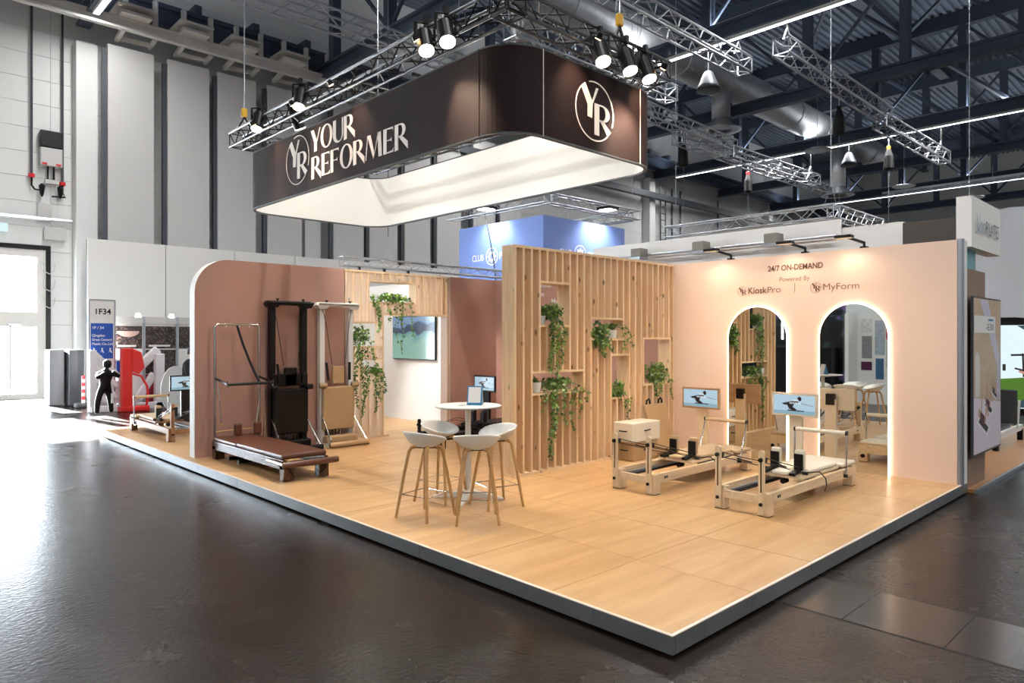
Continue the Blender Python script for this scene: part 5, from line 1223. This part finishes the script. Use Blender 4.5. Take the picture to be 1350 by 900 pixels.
t = thing('stand_sign', 'white and blue stand number sign reading 1F34', 'sign', (1.25, 18.4, ZF)); o = (1.25, 18.4, ZF)
MB(o).box((.95, 18.38, ZF), (1.54, 18.44, 2.78)).build('board', m_part, t)
for x in (.94, 1.55): MB(o).box((x-.018, 18.365, ZF), (x+.018, 18.445, 2.80)).build('edge_profile', m_alub, t)
MB(o).box((.94, 18.366, 2.78), (1.55, 18.444, 2.81)).build('edge_profile', m_alub, t)
MB(o).box((.985, 18.372, 1.25), (1.505, 18.38, 2.18)).build('blue_panel', M('royal_blue_print', '#1b50ad', .45), t)
Xd, Zd = (1, 0, 0), (0, 0, 1)
for tx, x, z, s, w, m in (('1F34', 1.06, 2.42, .15, .36, m_blk), ('1F / 34', 1.01, 2.03, .07, .26, m_part), ('Qingdao', 1.01, 1.83, .065, .30, m_part), ('Great Century', 1.01, 1.72, .065, .47, m_part), ('Plastic Co.,Ltd', 1.01, 1.61, .065, .48, m_part), ('PRO', 1.02, 1.27, .07, .22, m_part)):
    text('lettering', tx, (x, 18.3715, z), Xd, Zd, s, m, t, t=.002, width=w, offset=.02)
mb = MB(o)
for x in (1.06, 1.25, 1.44):
    mb.prism([(x-.04, 1.40), (x-.01, 1.45), (x+.02, 1.40), (x+.05, 1.40), (x+.01, 1.48), (x+.02, 1.53), (x-.02, 1.53), (x-.02, 1.47)], (0, 18.370, 0), Xd, Zd, .002)
mb.build('figure_icons', m_part, t)
for x in (.99, 1.5): MB(o).box((x-.03, 18.3, ZF+.0005), (x+.03, 18.52, ZF+.02)).build('foot', m_alub, t)
# grey cabinets by the gate
m_cab = M('charcoal_cabinet', '#2b2b31', .5)
for i, (x, y, m, l) in enumerate(((.72, 21.3, M('grey_cabinet', '#59595d', .5), 'light grey curved cabinet beside the hall gate'), (1.13, 20.9, m_cab, 'charcoal curved cabinet beside the hall gate'))):
    t = thing('display_cabinet', l, 'cabinet', (x, y, ZF))
    pts = [(-.18, -.3), (.0, -.36), (.18, -.3), (.2, .3), (-.2, .3)]
    MB().prism(pts, (0, 0, 1.58), (1, 0, 0), (0, 1, 0), 1.575).build('body', m, t, bevel=.02)
    MB().box((-.19, -.28, 1.58), (.19, .29, 1.60)).build('top', m_dgrey, t)
t = thing('warning_post', 'red and white striped warning post on a black foot', 'bollard', (1.14, 19.9, ZF))
MB().box((-.2, -.2, .0005), (.2, .2, .12)).build('foot', m_rub, t, bevel=.03)
for k in range(8): MB().cyl((0, 0, .12+.095*k), (0, 0, .12+.095*(k+1)), .045, 12).build('stripe', m_red if k % 2 else m_part, t)
# moulded plastic pieces
m_plw = M('white_plastic_moulding', '#e9e6ea', .35); m_plr = M('red_plastic_moulding', '#e0261f', .35); m_plb = M('blue_plastic_moulding', '#2e58c4', .35)
t = thing('play_structure', 'white moulded plastic lattice frame left of the red one', 'play equipment', (1.22, 18.12, ZF))
MB().box((-.32, -.05, .0005), (-.16, .12, 1.62)).build('upright', m_plw, t, bevel=.03)
for k in range(4): MB().bar((-.22, 0, 1.55-.33*k), (.34, -.02, .95-.30*k), .09, .12).build('slope_bar', m_plw, t, bevel=.02)
for k in range(3): MB().bar((-.1+.2*k, .02, .2), (-.05+.2*k, .02, 1.2-.2*k), .05, .07).build('cross_bar', m_plw, t)
MB().box((-.30, -.1, .0005), (.5, .14, .16)).build('sill', m_plw, t, bevel=.02)
t = thing('play_structure', 'red moulded plastic column with a curved hoop', 'play equipment', (1.75, 17.8, ZF))
MB().box((-.20, -.1, .0005), (.05, .14, 1.66)).build('upright', m_plr, t, bevel=.03)
MB().prism([(.05, 1.66), (.28, 1.55), (.36, 1.15), (.22, .98), (.05, 1.05)], (0, -.05, 0), (1, 0, 0), (0, 0, 1), .16).build('bracket', m_plr, t, bevel=.02)
MB().tube([(.05, -.02, 1.0), (.28, -.02, .92), (.42, -.02, .65), (.44, -.02, .35), (.40, -.02, .12)], .03, 8).build('hoop', m_plr, t, smooth=True)
MB().box((-.25, -.16, .0005), (.46, .16, .14)).build('foot', m_plr, t, bevel=.03)
t = thing('play_structure', 'white moulded plastic slide arms right of the red column', 'play equipment', (2.32, 18.28, ZF))
MB().box((.18, -.1, .0005), (.42, .12, 1.50)).build('upright', m_plw, t, bevel=.03)
MB().bar((.30, .1, 1.62), (-.30, .1, 1.02), .16, .24).build('slope_arm', m_plw, t, bevel=.04); MB().bar((.2, .12, .95), (-.22, .1, .25), .14, .2).build('slope_arm', m_plw, t, bevel=.04)
MB().box((-.30, -.1, .0005), (.42, .14, .18)).build('sill', m_plw, t, bevel=.02)
t = thing('plastic_crate', 'blue plastic crate behind the plastic frames', 'crate', (1.72, 18.42, ZF)); MB().box((-.14, -.1, 1.0), (.14, .1, 1.32)).build('tub', m_plb, t, bevel=.02); MB().box((-.1, -.08, .0005), (.1, .08, 1.0)).build('stand', m_plw, t); MB().box((-.16, -.12, 1.32), (.16, .12, 1.36)).build('rim', m_plw, t)
t = thing('oval_board', 'pale oval board standing behind the sunlit reformer', 'board', (2.42, 16.3, ZF)); MB().prism([(.36*math.cos(R(a)), .62+.6*math.sin(R(a))) for a in range(0, 360, 12)], (0, 0, 0), (1, 0, 0), (0, 0, 1), .05).build('board', M('pale_grey_board', '#d3d5d4', .4), t, bevel=.01); MB().box((-.2, 0, .0005), (.2, .25, .03)).build('foot', m_alub, t)

def figure(name, lab, cat, loc, rz, joints, edges, radii, mat, sub=2):
    t = thing(name, lab, cat, loc, R(rz)); me = bpy.data.meshes.new('body'); me.from_pydata(joints, edges, [])
    o_ = bpy.data.objects.new('body', me); COL.objects.link(o_); o_.parent = t; me.materials.append(mat)
    sk = o_.modifiers.new('skin', 'SKIN'); sk.use_smooth_shade = True
    me.skin_vertices.new() if not me.skin_vertices else None
    for i, r in enumerate(radii):
        v = me.skin_vertices[0].data[i]; v.radius = (r if isinstance(r, tuple) else (r, r)); v.use_root = (i == 0)
    s = o_.modifiers.new('sub', 'SUBSURF'); s.levels = sub; s.render_levels = sub
    return t, o_
# black training dummy leaning forward with raised arms
J = [(0, 0, .62), (0, -.03, .82), (0, -.08, 1.02), (0, -.10, 1.10), (0, -.12, 1.17),
     (-.10, 0, .58), (-.15, .02, .32), (-.17, .02, .04), (.10, 0, .58), (.15, .02, .32), (.17, .02, .04),
     (-.17, -.08, 1.0), (-.26, -.2, .92), (-.10, -.28, 1.05), (.17, -.08, 1.0), (.24, -.22, .93), (.05, -.28, 1.06)]
ED = [(0, 1), (1, 2), (2, 3), (3, 4), (0, 5), (5, 6), (6, 7), (0, 8), (8, 9), (9, 10), (2, 11), (11, 12), (12, 13), (2, 14), (14, 15), (15, 16)]
RD = [.10, .105, .11, .05, .045, .08, .07, .055, .08, .07, .055, .065, .052, .045, .065, .052, .045]
t, b = figure('training_dummy', 'black stuffed training dummy standing with raised arms on the hall floor', 'dummy', (.93, 16.8, ZF+.055), 12, J, ED, RD, m_blkg)
MB().lathe((0, -.14, 1.16), [(.02, -.02), (.075, .0), (.095, .07), (.085, .15), (.02, .19)], 16).build('head', m_blkg, t, smooth=True)
MB().box((.12, -.085, .28), (.17, -.068, .52)).build('print', m_part, t)
# visitor with bowed head behind the kiosk
m_skn = M('skin', '#c99b82', .5); m_navy = M('black_jacket', '#15161c', .8); m_jean = M('blue_jeans', '#46587a', .8); m_hair = M('dark_hair', '#17120f', .6)
J = [(0, 0, .90), (0, 0, 1.12), (0, -.03, 1.34), (0, -.06, 1.44), (-.09, 0, .86), (-.10, .0, .48), (-.10, .03, .09), (-.10, -.1, .05), (.09, 0, .86), (.10, 0, .48), (.10, .03, .09), (.10, -.1, .05),
     (-.18, -.02, 1.34), (-.24, -.05, 1.10), (-.16, -.26, 1.02), (.18, -.02, 1.34), (.24, -.05, 1.10), (.16, -.26, 1.02)]
ED = [(0, 1), (1, 2), (2, 3), (0, 4), (4, 5), (5, 6), (6, 7), (0, 8), (8, 9), (9, 10), (10, 11), (2, 12), (12, 13), (13, 14), (2, 15), (15, 16), (16, 17)]
RD = [(.15, .11), (.14, .11), (.14, .10), (.055, .055), .095, .068, .048, .04, .095, .068, .048, .04, .065, .05, .04, .065, .05, .04]
t, b = figure('person', 'person in black jacket and jeans with bowed head behind the left kiosk', 'person', (1.98, 14.2, ZF+.02), 60, J, ED, RD, m_navy)
hd = MB().lathe((0, -.12, 1.44), [(.03, -.02), (.062, .02), (.082, .09), (.086, .15), (.07, .21), (.02, .235)], 20).build('head', m_skn, t, smooth=True)
MB().lathe((0, -.10, 1.50), [(.094, .04), (.098, .10), (.085, .17), (.02, .195)], 20).build('hair', m_hair, hd, smooth=True)
MB().cyl((0, -.2, 1.52), (0, -.225, 1.50), .014, 8, .008).build('nose', m_skn, hd)
for s in (-1, 1):
    MB().cyl((s*.084, -.11, 1.53), (s*.096, -.11, 1.53), .022, 10).build('ear', m_skn, hd); MB().lathe((s*.033, -.2, 1.545), [(.004, -.006), (.010, 0), (.004, .006)], 8).build('eye', m_blk, hd)
    hn = MB().cbox((s*.14, -.31, 1.01), (.07, .09, .028)).build('hand', m_skn, t, bevel=.01)
    for k in range(4): MB().tube([(s*.14-.027+.018*k, -.35, 1.012), (s*.14-.027+.018*k, -.385-.008*(k in (1, 2)), 1.005), (s*.14-.027+.018*k, -.41, .985)], .0085, 6).build('finger', m_skn, hn)
    MB().tube([(s*.105, -.29, 1.015), (s*.09, -.32, 1.015), (s*.09, -.345, 1.01)], .0095, 6).build('thumb', m_skn, hn)
    MB().bar((s*.11, -.10, 1.37), (s*.13, -.13, 1.12), .035, .012).build('bag_strap', m_part, t)
for s in (-1, 1): MB().cbox((s*.10, .0, .5), (.19, .19, .78)).build('jeans', m_jean, t, bevel=.07, bseg=4)
